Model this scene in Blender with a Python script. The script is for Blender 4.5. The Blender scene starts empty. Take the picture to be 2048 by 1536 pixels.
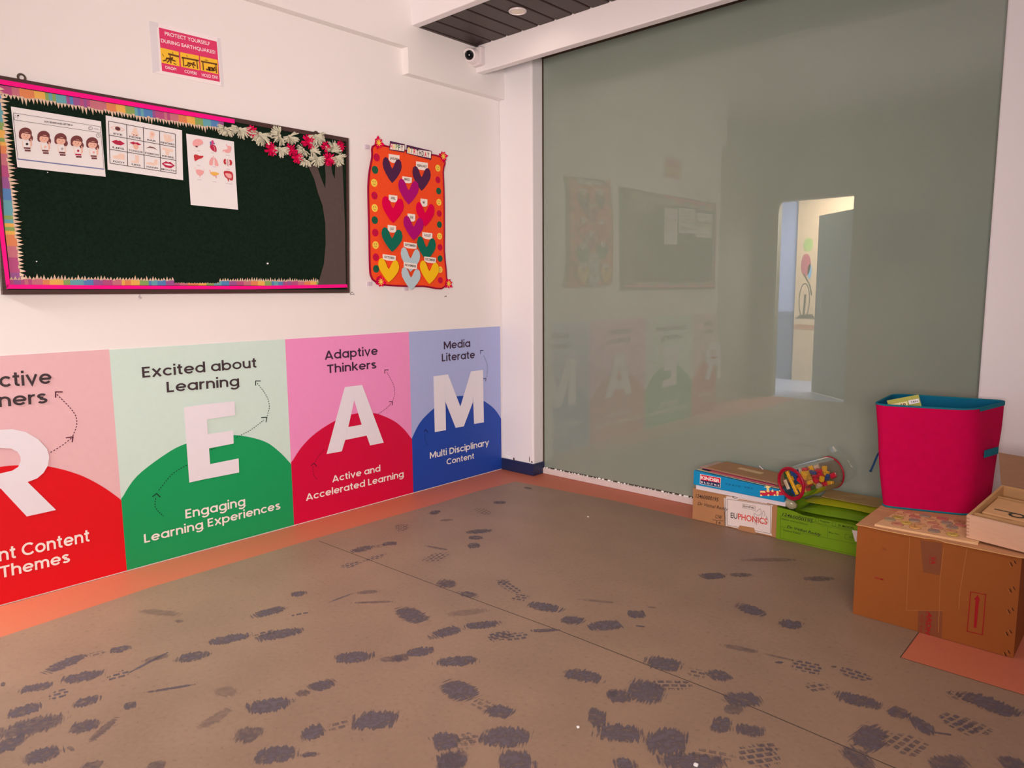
import bpy, math, random
from mathutils import Vector, Matrix
random.seed(7)
scn = bpy.context.scene
COL = scn.collection

# ---------------------------------------------------------------- camera
FPX = 1437.997
RR = (Vector((0.73897806, 0.67368096, -0.00808621)),     # camera right
      Vector((0.08052091, -0.10022888, -0.99170084)),    # camera down
      Vector((-0.66890045, 0.73219405, -0.12831235)))    # camera forward
CP = Vector((3.82, 0.0, 1.4))
cam = bpy.data.cameras.new('camera')
cam.sensor_width = 36.0
cam.lens = FPX / 2048 * 36.0
cam.clip_start = 0.05
camo = bpy.data.objects.new('camera', cam)
COL.objects.link(camo)
camo.matrix_world = Matrix((
    (RR[0].x, -RR[1].x, -RR[2].x, CP.x),
    (RR[0].y, -RR[1].y, -RR[2].y, CP.y),
    (RR[0].z, -RR[1].z, -RR[2].z, CP.z),
    (0, 0, 0, 1)))
scn.camera = camo

# ---------------------------------------------------------------- colour management, world, lights
scn.view_settings.view_transform = 'Standard'
scn.view_settings.look = 'None'
scn.view_settings.exposure = 0.0
scn.view_settings.gamma = 1.0
scn.view_settings.use_curve_mapping = False
W = bpy.data.worlds.new('world'); scn.world = W
W.use_nodes = True
W.node_tree.nodes['Background'].inputs[0].default_value = (0.75, 0.72, 0.72, 1)
W.node_tree.nodes['Background'].inputs[1].default_value = 0.25
TINT = (1.0, 0.81, 0.73)


def area(name, loc, target, sx, sy, power, color=TINT, shape='RECTANGLE', spread=180):
    l = bpy.data.lights.new(name, 'AREA')
    l.shape = shape; l.size = sx; l.size_y = sy
    l.energy = power; l.color = color; l.spread = math.radians(spread)
    o = bpy.data.objects.new(name, l); COL.objects.link(o)
    o.location = loc
    o.rotation_euler = (Vector(target) - Vector(loc)).to_track_quat('-Z', 'Y').to_euler()
    return o


# daylight through the window in the back wall, behind the camera
area('window_daylight', (4.00, -0.80, 1.50), (0.0, 3.3, 1.9), 1.5, 1.1, 79, (1.0, 0.80, 0.735), spread=100)
# the lit downlight in the slatted ceiling
area('downlight_light', (0.716, 3.476, 3.088), (0.716, 3.476, 0), 0.08, 0.08, 0.6, (1.0, 0.78, 0.66), shape='DISK')
# added fill that brightens the near right part of the room; no fixture there
area('ceiling_fill_light', (4.2, 1.0, 3.36), (3.3, 1.3, 0), 0.9, 0.9, 20, (1.0, 0.79, 0.68), spread=110)
# the bright corridor beyond the doorway behind the camera
area('corridor_lamp_light', (0.55, -1.75, 2.95), (0.5, -1.75, 0), 1.2, 0.9, 420, (1.0, 0.93, 0.88))


# ---------------------------------------------------------------- pixel -> plane helpers (photo pixels, 2048 x 1536)
def ray(px, py):
    return RR[0] * ((px - 1024) / FPX) + RR[1] * ((py - 768) / FPX) + RR[2]


def onx(px, py, x=0.0):
    d = ray(px, py); return CP + d * ((x - CP.x) / d.x)


def ony(px, py, y):
    d = ray(px, py); return CP + d * ((y - CP.y) / d.y)


def onz(px, py, z=0.0):
    d = ray(px, py); return CP + d * ((z - CP.z) / d.z)


# ---------------------------------------------------------------- materials
def lin(c):
    c /= 255.0
    return c / 12.92 if c <= 0.04045 else ((c + 0.055) / 1.055) ** 2.4


def alb(r, g, b, E=1.0):
    return tuple(min(0.93, max(0.002, lin(v) / (t * E))) for v, t in zip((r, g, b), (1.0, 0.80, 0.72)))


MATS = {}


def mat(name, rgb, E=1.0, rough=0.6, spec=0.3, var=0.018, scale=30.0, bump=0.0, bscale=200.0, stretch=(1, 1, 1), metal=0.0):
    if name in MATS: return MATS[name]
    m = bpy.data.materials.new(name); m.use_nodes = True
    nt = m.node_tree; N = nt.nodes; L = nt.links
    b = N['Principled BSDF']
    c = alb(*rgb, E)
    tc = N.new('ShaderNodeTexCoord'); mp = N.new('ShaderNodeMapping')
    mp.inputs['Scale'].default_value = stretch
    L.new(tc.outputs['Object'], mp.inputs['Vector'])
    nz = N.new('ShaderNodeTexNoise'); nz.inputs['Scale'].default_value = scale; nz.inputs['Detail'].default_value = 5
    L.new(mp.outputs[0], nz.inputs['Vector'])
    mx = N.new('ShaderNodeMixRGB')
    mx.inputs[1].default_value = tuple(v * (1 - var * 1.6) for v in c) + (1,)
    mx.inputs[2].default_value = tuple(min(0.95, v * (1 + var * 1.6)) for v in c) + (1,)
    L.new(nz.outputs['Fac'], mx.inputs[0]); L.new(mx.outputs[0], b.inputs['Base Color'])
    b.inputs['Roughness'].default_value = rough
    b.inputs['Specular IOR Level'].default_value = spec
    b.inputs['Metallic'].default_value = metal
    if bump:
        n2 = N.new('ShaderNodeTexNoise'); n2.inputs['Scale'].default_value = bscale; n2.inputs['Detail'].default_value = 6
        L.new(mp.outputs[0], n2.inputs['Vector'])
        bp = N.new('ShaderNodeBump'); bp.inputs['Strength'].default_value = bump; bp.inputs['Distance'].default_value = 0.01
        L.new(n2.outputs['Fac'], bp.inputs['Height']); L.new(bp.outputs[0], b.inputs['Normal'])
    MATS[name] = m
    return m


# ---------------------------------------------------------------- mesh builder
ORG = {}


class MB:
    def __init__(s):
        s.v = []; s.f = []; s.m = []; s.mats = []; s.uv = {}

    def mi(s, m):
        if m not in s.mats: s.mats.append(m)
        return s.mats.index(m)

    def add(s, verts, faces, m):
        o = len(s.v); s.v += [Vector(p) for p in verts]; k = s.mi(m)
        for f in faces:
            s.f.append([i + o for i in f]); s.m.append(k)

    def poly(s, pts, m):
        s.add(pts, [list(range(len(pts)))], m)

    def slab(s, pts, n, t, m, mside=None):
        """closed plate: polygon pts (counter-clockwise seen from n) thickened by t along n"""
        n = Vector(n); k = len(pts); a = [Vector(p) for p in pts]; b = [p + n * t for p in a]
        s.add(a + b, [list(range(k))[::-1], list(range(k, 2 * k))], m)
        s.add(a + b, [[i, (i + 1) % k, k + (i + 1) % k, k + i] for i in range(k)], mside or m)

    def box(s, lo, hi, m, M=None, bev=0.0):
        x0, y0, z0 = lo; x1, y1, z1 = hi
        if bev <= 0:
            v = [(x0, y0, z0), (x1, y0, z0), (x1, y1, z0), (x0, y1, z0), (x0, y0, z1), (x1, y0, z1), (x1, y1, z1), (x0, y1, z1)]
            f = [[3, 2, 1, 0], [4, 5, 6, 7], [0, 1, 5, 4], [1, 2, 6, 5], [2, 3, 7, 6], [3, 0, 4, 7]]
        else:
            v = []; f = []
            b = bev
            # chamfered box: three quads per corner ring
            for (zx, zz, ins) in ((0, z0, b), (1, z0 + b, 0), (2, z1 - b, 0), (3, z1, b)):
                i = ins; c = b
                v += [(x0 + i + c, y0 + i, zz), (x1 - i - c, y0 + i, zz), (x1 - i, y0 + i + c, zz), (x1 - i, y1 - i - c, zz),
                      (x1 - i - c, y1 - i, zz), (x0 + i + c, y1 - i, zz), (x0 + i, y1 - i - c, zz), (x0 + i, y0 + i + c, zz)]
            for r in range(3):
                for k in range(8):
                    f.append([r * 8 + k, r * 8 + (k + 1) % 8, (r + 1) * 8 + (k + 1) % 8, (r + 1) * 8 + k])
            f.append([7, 6, 5, 4, 3, 2, 1, 0]); f.append([24 + k for k in range(8)])
        if M is not None: v = [M @ Vector(p) for p in v]
        s.add(v, f, m)

    def tube(s, pts, r, m, seg=8, caps=True, closed=False, rx=None):
        pts = [Vector(p) for p in pts]; n = len(pts)
        rs = r if isinstance(r, (list, tuple)) else [r] * n
        vs = []; fs = []
        prev = None
        for i, p in enumerate(pts):
            if closed: t = pts[(i + 1) % n] - pts[i - 1]
            else: t = pts[min(i + 1, n - 1)] - pts[max(i - 1, 0)]
            t.normalize()
            if prev is None:
                a = Vector((0, 0, 1)) if abs(t.z) < 0.9 else Vector((1, 0, 0))
                u = t.cross(a).normalized()
            else:
                u = (prev - t * prev.dot(t)).normalized()
            prev = u; w = t.cross(u)
            for k in range(seg):
                an = 2 * math.pi * k / seg
                vs.append(p + (u * math.cos(an) + w * math.sin(an)) * rs[i])
        R_ = n if closed else n - 1
        for i in range(R_):
            j = (i + 1) % n
            for k in range(seg):
                fs.append([i * seg + k, i * seg + (k + 1) % seg, j * seg + (k + 1) % seg, j * seg + k])
        if caps and not closed:
            fs.append([k for k in range(seg)][::-1]); fs.append([(n - 1) * seg + k for k in range(seg)])
        s.add(vs, fs, m)

    def disc(s, c, n, r, m, seg=24, t=0.0, u=None, ry=None):
        """disc (t=0) or short cylinder with its base at c, standing along n"""
        n = Vector(n).normalized(); c = Vector(c)
        a = Vector(u) if u is not None else (Vector((0, 0, 1)) if abs(n.z) < 0.9 else Vector((1, 0, 0)))
        w = n.cross(a).normalized(); u2 = w.cross(n)
        ry = r if ry is None else ry
        pts = [c + w * (r * math.cos(2 * math.pi * k / seg)) * -1 * -1 + u2 * (ry * math.sin(2 * math.pi * k / seg)) for k in range(seg)]
        nn = (pts[1] - pts[0]).cross(pts[2] - pts[1])
        if nn.dot(n) < 0: pts = pts[::-1]
        if t == 0: s.poly(pts, m)
        else: s.slab(pts, n, t, m)

    def build(s, name, parent=None, org=None, smooth=False):
        if org is None:
            if parent is not None: org = ORG[parent.name]
            else:
                lo = [min(p[i] for p in s.v) for i in range(3)]; hi = [max(p[i] for p in s.v) for i in range(3)]
                org = Vector(((lo[0] + hi[0]) / 2, (lo[1] + hi[1]) / 2, lo[2]))
        org = Vector(org)
        me = bpy.data.meshes.new(name)
        me.from_pydata([p - org for p in s.v], [], s.f)
        for m in s.mats: me.materials.append(m)
        me.polygons.foreach_set('material_index', s.m)
        if smooth: me.polygons.foreach_set('use_smooth', [True] * len(s.f))
        me.update()
        o = bpy.data.objects.new(name, me); COL.objects.link(o)
        if parent is not None:
            o.parent = parent; o.location = org - ORG[parent.name]
        else: o.location = org
        ORG[o.name] = org
        return o


def tag(o, label, cat, group=None):
    o['label'] = label; o['category'] = cat
    if group: o['group'] = group
    return o


def thing(name, loc, label, cat, group=None):
    o = bpy.data.objects.new(name, None); COL.objects.link(o)
    o.empty_display_size = 0.05
    o.location = loc; ORG[o.name] = Vector(loc)
    return tag(o, label, cat, group)


def struct(o):
    o['kind'] = 'structure'; return o


def soft(o, w=0.004, seg=2):
    b = o.modifiers.new('bevel', 'BEVEL'); b.width = w; b.segments = seg; b.limit_method = 'ANGLE'
    return o


# ---------------------------------------------------------------- lettering
_TX = {}


def glyphs(txt, bold=0.0, shear=0.0, space=1.0):
    key = (txt, bold, shear, space)
    if key in _TX: return _TX[key]
    c = bpy.data.curves.new('lettering', 'FONT')
    c.body = txt; c.size = 1.0; c.offset = bold; c.shear = shear; c.space_character = space
    c.resolution_u = 3; c.fill_mode = 'FRONT'
    o = bpy.data.objects.new('lettering', c); COL.objects.link(o)
    dg = bpy.context.evaluated_depsgraph_get(); dg.update()
    e = o.evaluated_get(dg); me = e.to_mesh()
    v = [p.co.copy() for p in me.vertices]; f = [list(p.vertices) for p in me.polygons]
    e.to_mesh_clear(); bpy.data.objects.remove(o); bpy.data.curves.remove(c)
    _TX[key] = (v, f)
    return _TX[key]


def text(mb, txt, P0, P1, h, n, m, bold=0.0, shear=0.0, space=1.0, lift=0.0, keep=False):
    """lettering whose baseline runs from P0 to P1, capital height h, facing n"""
    v, f = glyphs(txt, bold, shear, space)
    if not v: return
    P0 = Vector(P0); P1 = Vector(P1); n = Vector(n).normalized()
    x0 = min(p.x for p in v); x1 = max(p.x for p in v)
    d = (P1 - P0); w = d.length; d.normalize(); up = n.cross(d).normalized()
    sx = w / max(1e-6, (x1 - x0)); sy = h / 0.729
    if keep: sx = sy
    pts = [P0 + d * ((p.x - x0) * sx) + up * (p.y * sy) + n * lift for p in v]
    fs = []
    for q in f:
        a, b, c = pts[q[0]], pts[q[1]], pts[q[2]]
        fs.append(q if (b - a).cross(c - a).dot(n) > 0 else q[::-1])
    mb.add(pts, fs, m)


class Art:
    """flat printing on a plane: 2-D coordinates (any frame) -> plane point, drawn a hair above it"""

    def __init__(s, mb, fn, n):
        s.mb = mb; s.fn = fn; s.n = Vector(n).normalized()

    def P(s, x, y, d=0.0): return s.fn(x, y) + s.n * d

    def poly(s, pts, m, d=0.0006):
        q = [s.P(x, y, d) for x, y in pts]
        a = Vector((0, 0, 0))
        for i in range(len(q)): a += q[i].cross(q[(i + 1) % len(q)])
        if a.dot(s.n) < 0: q = q[::-1]
        s.mb.poly(q, m)

    def ell(s, cx, cy, rx, ry, m, d=0.0006, seg=20, rot=0.0):
        c, sn = math.cos(rot), math.sin(rot)
        s.poly([(cx + rx * math.cos(t) * c - ry * math.sin(t) * sn, cy + rx * math.cos(t) * sn + ry * math.sin(t) * c)
                for t in (2 * math.pi * k / seg for k in range(seg))], m, d)

    def line(s, pts, w, m, d=0.0009, dash=None, closed=False):
        """ribbon of world width w along the points"""
        q = [s.P(x, y, d) for x, y in pts]
        if closed: q.append(q[0])
        if dash:
            out = []; on, off = dash
            tot = 0
            L_ = [0]
            for a, b in zip(q, q[1:]): L_.append(L_[-1] + (b - a).length)

            def at(t):
                for i in range(len(q) - 1):
                    if t <= L_[i + 1]:
                        k = (t - L_[i]) / max(1e-9, L_[i + 1] - L_[i]); return q[i].lerp(q[i + 1], k)
                return q[-1]
            t = 0
            while t < L_[-1]:
                out.append((at(t), at(min(t + on, L_[-1])))); t += on + off
            segs = out
        else: segs = list(zip(q, q[1:]))
        for a, b in segs:
            dd = (b - a)
            if dd.length < 1e-6: continue
            dd.normalize(); sd = s.n.cross(dd) * (w / 2); e = dd * (0 if dash else w * 0.3)
            s.mb.poly([a - e - sd, b + e - sd, b + e + sd, a - e + sd], m)

    def text(s, txt, x0, y0, x1, y1, xh, yh, m, bold=0.0, shear=0.0, space=1.0, d=0.0010):
        """baseline (x0,y0)-(x1,y1); (xh,yh) is the top of the first capital"""
        A = s.P(x0, y0); B = s.P(x1, y1); T = s.P(xh, yh)
        dirn = (B - A).normalized(); h = (T - A); h = (h - dirn * h.dot(dirn)).length
        text(s.mb, txt, A, B, h, s.n, m, bold, shear, space, d)


def crop(plane, v, x0, y0, sc):
    """reads coordinates measured in an enlarged crop of the photo (origin x0,y0, scale sc) onto a plane"""
    return lambda x, y: plane(x0 + x / sc, y0 + y / sc, v)


def quad(A, B, C_, D):
    """unit square (u right, v up) on the flat quad A (0,0) B (1,0) C (1,1) D (0,1)"""
    A, B, C_, D = map(Vector, (A, B, C_, D))
    return lambda u, v: (A * (1 - u) + B * u) * (1 - v) + (D * (1 - u) + C_ * u) * v


def smooth_pts(pts, n=6, closed=False):
    """Catmull-Rom through the points"""
    out = []; k = len(pts)
    rng = range(k if closed else k - 1)
    for i in rng:
        p0 = pts[i - 1] if (closed or i > 0) else pts[i]
        p1 = pts[i]; p2 = pts[(i + 1) % k]
        p3 = pts[(i + 2) % k] if (closed or i + 2 < k) else p2
        for j in range(n):
            t = j / n
            out.append(tuple(0.5 * ((2 * b) + (-a + c) * t + (2 * a - 5 * b + 4 * c - d) * t * t + (-a + 3 * b - 3 * c + d) * t ** 3)
                             for a, b, c, d in zip(p0, p1, p2, p3)))
    if not closed: out.append(tuple(pts[-1]))
    return out


X = Vector((1, 0, 0)); Y = Vector((0, 1, 0)); Z = Vector((0, 0, 1))


# ---------------------------------------------------------------- a geometric stroke alphabet for the wall graphics
def _arc(cx, cy, rx, ry, a0, a1, n=12):
    return [(cx + rx * math.cos(math.radians(a0 + (a1 - a0) * k / n)), cy + ry * math.sin(math.radians(a0 + (a1 - a0) * k / n))) for k in range(n + 1)]


_O = _arc(.375, .385, .30, .30, 0, 360, 24)
GEO = {
 'a': ([_O, [(.675, 0), (.675, .77)]], .76), 'b': ([_O, [(.075, 0), (.075, 1.06)]], .75), 'c': ([_arc(.375, .385, .30, .30, 42, 318, 20)], .66),
 'd': ([_O, [(.675, 0), (.675, 1.06)]], .76), 'e': ([_arc(.375, .385, .30, .30, 0, 322, 22), [(.09, .385), (.70, .385)]], .74),
 'g': ([_O, [(.675, .77), (.675, 0)] + _arc(.375, 0, .30, .25, 0, -150, 14)], .76),
 'h': ([[(.075, 0), (.075, 1.06)], [(.075, .30)] + _arc(.325, .44, .25, .25, 170, 0, 10) + [(.575, 0)]], .66),
 'n': ([[(.075, 0), (.075, .77)], [(.075, .30)] + _arc(.325, .44, .25, .25, 170, 0, 10) + [(.575, 0)]], .66),
 'm': ([[(.075, 0), (.075, .77)], [(.075, .30)] + _arc(.29, .465, .215, .225, 170, 0, 9) + [(.505, 0)], [(.505, .30)] + _arc(.72, .465, .215, .225, 170, 0, 9) + [(.935, 0)]], 1.02),
 'u': ([[(.575, 0), (.575, .77)], [(.075, .77)] + _arc(.325, .33, .25, .25, 180, 350, 10) + [(.575, .45)]], .66),
 'r': ([[(.075, 0), (.075, .77)], [(.075, .30)] + _arc(.335, .42, .26, .265, 165, 78, 7)], .40),
 'i': ([[(.08, 0), (.08, .77)], [(.08, .90), (.08, 1.08)]], .16), 'l': ([[(.08, 0), (.08, 1.06)]], .16),
 't': ([[(.18, .98), (.18, .18)] + _arc(.33, .19, .15, .11, 180, 270, 5) + [(.38, .08)], [(0, .70), (.38, .70)]], .40),
 'v': ([[(.06, .77), (.34, .05), (.62, .77)]], .68), 'x': ([[(.06, .77), (.60, 0)], [(.60, .77), (.06, 0)]], .66),
 'y': ([[(.06, .77), (.35, .05)], [(.64, .77), (.22, -.30)]], .70), 'k': ([[(.075, 0), (.075, 1.06)], [(.10, .33), (.54, .77)], [(.24, .45), (.58, 0)]], .62),
 'p': ([_O, [(.075, -.30), (.075, .77)]], .75), 'o': ([_O], .75),
 's': ([_arc(.275, .575, .195, .12, 25, 262, 12) + _arc(.275, .205, .215, .135, 98, -155, 12)], .55),
 'A': ([[(.07, 0), (.44, .98)], [(.44, .98), (.81, 0)], [(.20, .26), (.68, .26)]], .88), 'C': ([_arc(.48, .5, .42, .42, 44, 316, 22)], .84),
 'D': ([[(.085, 0), (.085, 1)], [(.0, .915), (.34, .915)] + _arc(.36, .5, .40, .415, 90, -90, 16) + [(0, .085)]], .84),
 'E': ([[(.085, 0), (.085, 1)], [(.05, .915), (.55, .915)], [(.05, .51), (.50, .51)], [(.05, .085), (.55, .085)]], .58),
 'L': ([[(.085, 0), (.085, 1)], [(.05, .085), (.50, .085)]], .53), 'M': ([[(.085, 0), (.085, 1)], [(.10, .95), (.50, .22), (.90, .95)], [(.915, 0), (.915, 1)]], 1.0),
 'T': ([[(0, .915), (.66, .915)], [(.33, 0), (.33, .95)]], .66), ' ': ([], .24)}


def geotext(mb, txt, P0, P1, h, n, m, lift=0.0, w=.165):
    """lettering in even strokes: baseline P0-P1, capital height h, facing n"""
    tr = .105; P0 = Vector(P0); P1 = Vector(P1); n = Vector(n).normalized()
    tot = sum(GEO[c][1] + tr for c in txt) - tr
    d = P1 - P0; sx = d.length / tot; d.normalize(); up = n.cross(d).normalized()
    x = 0.0; k = 0
    for c in txt:
        st, adv = GEO[c]
        for s in st:
            L_ = []; R_ = []
            for i, p in enumerate(s):
                a = s[max(i - 1, 0)]; b = s[min(i + 1, len(s) - 1)]
                if i == 0 and s[0] == s[-1]: a = s[-2]
                if i == len(s) - 1 and s[0] == s[-1]: b = s[1]
                tx, ty = b[0] - a[0], b[1] - a[1]; l = math.hypot(tx, ty) or 1
                nx, ny = -ty / l, tx / l
                q = w / 2
                if 0 < i < len(s) - 1 or s[0] == s[-1]:      # mitre
                    ux, uy = p[0] - a[0], p[1] - a[1]; lu = math.hypot(ux, uy) or 1
                    cs = abs(-uy / lu * nx + ux / lu * ny); q = w / 2 / max(cs, .45)
                L_.append((p[0] + nx * q, p[1] + ny * q)); R_.append((p[0] - nx * q, p[1] - ny * q))
            k += 1
            f = lambda g: P0 + d * ((x + g[0]) * sx) + up * (g[1] * h) + n * (lift + (k % 4) * .00008)
            for i in range(len(s) - 1):
                mb.poly([f(R_[i]), f(R_[i + 1]), f(L_[i + 1]), f(L_[i])], m)
        x += adv + tr
# ================================================================ the room
M_WALL = mat('painted_wall', (241, 217, 207), 1.02, 0.55, 0.25, 0.012, 1.5, 0.04, 60)
M_COLUMN = mat('column_paint', (236, 214, 208), 1.02, 0.5, 0.3, 0.012, 2, 0.05, 50)
M_TRIM = mat('white_trim', (238, 215, 208), 1.02, 0.5, 0.3, 0.01, 3)
M_NAVY = mat('navy_skirting', (30, 33, 62), 0.8, 0.35, 0.4, 0.08, 12)
M_DARK = mat('dark_brown_gasket', (62, 44, 32), 0.8, 0.6, 0.2, 0.2, 60)
M_SLAT = mat('dark_slat', (58, 40, 35), 1.0, 0.45, 0.3, 0.08, 20, stretch=(6, 1, 1))
M_SLATGAP = mat('slat_gap', (18, 12, 11), 1.0, 0.8, 0.1)
M_ORANGE = mat('orange_vinyl', (190, 98, 70), 0.95, 0.5, 0.3, 0.05, 90)
M_SPECK = mat('white_flake', (232, 225, 215), 0.9, 0.6)
WX0, WX1 = 0.0, 5.6          # left and right walls
YB, YG = -0.86, 4.18         # back wall and glass plane
CEIL = 3.42


def blk(name, lo, hi, m, bev=0.0):
    b = MB(); b.box(lo, hi, m, bev=bev); return struct(b.build(name))


# --- floor: grey-brown vinyl with an orange border; shoe prints are stains in the same mesh
mf = bpy.data.materials.new('vinyl_floor'); mf.use_nodes = True
nt = mf.node_tree; N = nt.nodes; L = nt.links; bs = N['Principled BSDF']
tc = N.new('ShaderNodeTexCoord')
n1 = N.new('ShaderNodeTexNoise'); n1.inputs['Scale'].default_value = 55; n1.inputs['Detail'].default_value = 3
n2 = N.new('ShaderNodeTexNoise'); n2.inputs['Scale'].default_value = 3.0; n2.inputs['Detail'].default_value = 4
L.new(tc.outputs['Object'], n1.inputs['Vector']); L.new(tc.outputs['Object'], n2.inputs['Vector'])
r1 = N.new('ShaderNodeValToRGB')
ca = alb(147, 111, 89, 1.0)
r1.color_ramp.elements[0].position = 0.26; r1.color_ramp.elements[0].color = tuple(v * 0.78 for v in ca) + (1,)
r1.color_ramp.elements[1].position = 0.36; r1.color_ramp.elements[1].color = ca + (1,)
e = r1.color_ramp.elements.new(0.72); e.color = tuple(v * 1.1 for v in ca) + (1,)
L.new(n1.outputs['Fac'], r1.inputs[0])
r2 = N.new('ShaderNodeValToRGB')
r2.color_ramp.elements[0].position = 0.35; r2.color_ramp.elements[0].color = (0.88, 0.88, 0.89, 1)
r2.color_ramp.elements[1].position = 0.65; r2.color_ramp.elements[1].color = (1, 1, 1, 1)
L.new(n2.outputs['Fac'], r2.inputs[0])
mm = N.new('ShaderNodeMixRGB'); mm.blend_type = 'MULTIPLY'; mm.inputs[0].default_value = 1
L.new(r1.outputs[0], mm.inputs[1]); L.new(r2.outputs[0], mm.inputs[2]); L.new(mm.outputs[0], bs.inputs['Base Color'])
bs.inputs['Roughness'].default_value = 0.5; bs.inputs['Specular IOR Level'].default_value = 0.3
M_FLOOR = mf

# the dusty blue shoe prints: mask from rim distance, streaky noise and a tread grid
ms = bpy.data.materials.new('shoe_print_stain'); ms.use_nodes = True
nt = ms.node_tree; N = nt.nodes; L = nt.links; bs = N['Principled BSDF']; out = N['Material Output']


def attr(nm):
    a = N.new('ShaderNodeAttribute'); a.attribute_name = nm; return a


def mth(op, a, b=None, clamp=False):
    n = N.new('ShaderNodeMath'); n.operation = op; n.use_clamp = clamp
    for i, q in enumerate((a, b)):
        if q is None: continue
        if isinstance(q, (int, float)): n.inputs[i].default_value = q
        else: L.new(q, n.inputs[i])
    return n.outputs[0]


au = attr('print_uv'); ae = attr('rim'); ag = attr('tread'); ast = attr('strength')
mpn = N.new('ShaderNodeMapping'); mpn.inputs['Scale'].default_value = (120, 11, 1); L.new(au.outputs['Vector'], mpn.inputs['Vector'])
ns = N.new('ShaderNodeTexNoise'); ns.inputs['Scale'].default_value = 1; ns.inputs['Detail'].default_value = 2; L.new(mpn.outputs[0], ns.inputs['Vector'])
nb = N.new('ShaderNodeTexNoise'); nb.inputs['Scale'].default_value = 42; nb.inputs['Detail'].default_value = 5; L.new(au.outputs['Vector'], nb.inputs['Vector'])
nf = N.new('ShaderNodeTexNoise'); nf.inputs['Scale'].default_value = 230; nf.inputs['Detail'].default_value = 4; L.new(au.outputs['Vector'], nf.inputs['Vector'])
rim = mth('MULTIPLY', ae.outputs['Fac'], 2.5)
rag = mth('ADD', mth('MULTIPLY', ns.outputs['Fac'], 2.7), mth('MULTIPLY', nb.outputs['Fac'], 1.3))
mask = mth('MULTIPLY', mth('SUBTRACT', mth('ADD', rim, 0.15), mth('SUBTRACT', rag, 1.30)), 2.2, True)
br = N.new('ShaderNodeTexBrick'); br.inputs['Scale'].default_value = 1; br.inputs['Color1'].default_value = (1, 1, 1, 1); br.inputs['Color2'].default_value = (1, 1, 1, 1)
br.inputs['Mortar'].default_value = (0, 0, 0, 1); br.inputs['Mortar Size'].default_value = 0.0045; br.inputs['Brick Width'].default_value = 0.030; br.inputs['Row Height'].default_value = 0.024
L.new(au.outputs['Vector'], br.inputs['Vector'])
grid = mth('ADD', mth('MULTIPLY', br.outputs['Color'], ag.outputs['Fac']), mth('SUBTRACT', 1.0, ag.outputs['Fac']))
tex = mth('ADD', mth('MULTIPLY', mth('SUBTRACT', nb.outputs['Fac'], 0.3), 2.0), mth('MULTIPLY', nf.outputs['Fac'], 0.75), True)
al = mth('MULTIPLY', mth('MULTIPLY', mask, grid), mth('MULTIPLY', ast.outputs['Fac'], tex), True)
cb = alb(92, 76, 79, 0.85)
bs.inputs['Base Color'].default_value = cb + (1,)
bs.inputs['Roughness'].default_value = 0.6; bs.inputs['Specular IOR Level'].default_value = 0.25
tr = N.new('ShaderNodeBsdfTransparent'); mxs = N.new('ShaderNodeMixShader')
L.new(al, mxs.inputs[0]); L.new(tr.outputs[0], mxs.inputs[1]); L.new(bs.outputs[0], mxs.inputs[2]); L.new(mxs.outputs[0], out.inputs['Surface'])
M_STAIN = ms
M_SEAM = mat('floor_seam', (58, 46, 38), 0.62, 0.8, 0.1, 0.2, 60)

fb = MB()
FX0, FX1, FY0, FY1 = -0.35, 5.75, -2.9, 4.6
fb.poly([(FX0, FY0, -0.0008), (FX1, FY0, -0.0008), (FX1, FY1, -0.0008), (FX0, FY1, -0.0008)], M_ORANGE)
g = [(0.36, -0.86), (3.163, -0.86), (5.6, -0.86), (5.6, 2.905), (3.163, 2.905), (3.163, 4.02), (1.76, 3.905), (1.166, 3.915), (0.334, 3.845), (0.305, 3.45), (0.312, 3.10), (0.295, 2.138), (0.30, 1.26), (0.361, 0.644)]
fb.poly([(x, y, 0.0) for x, y in g], M_FLOOR)
sm = [onz(*p) for p in ((638, 1082), (900, 1181), (1121, 1262), (1443, 1388), (1628, 1467), (1790, 1536))]
sm.append(sm[-1] + (sm[-1] - sm[-2]) * 3)
fa = Art(fb, lambda x, y: Vector((x, y, 0)), Z)
fa.line([(p.x, p.y) for p in sm], 0.0042, M_SEAM, 0.0003)
edge = [(x, y) for x, y in g[3:]]
fa.line([(5.6, 2.905), (3.163, 2.905), (3.163, 4.0)], 0.003, M_SEAM, 0.0003)

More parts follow.
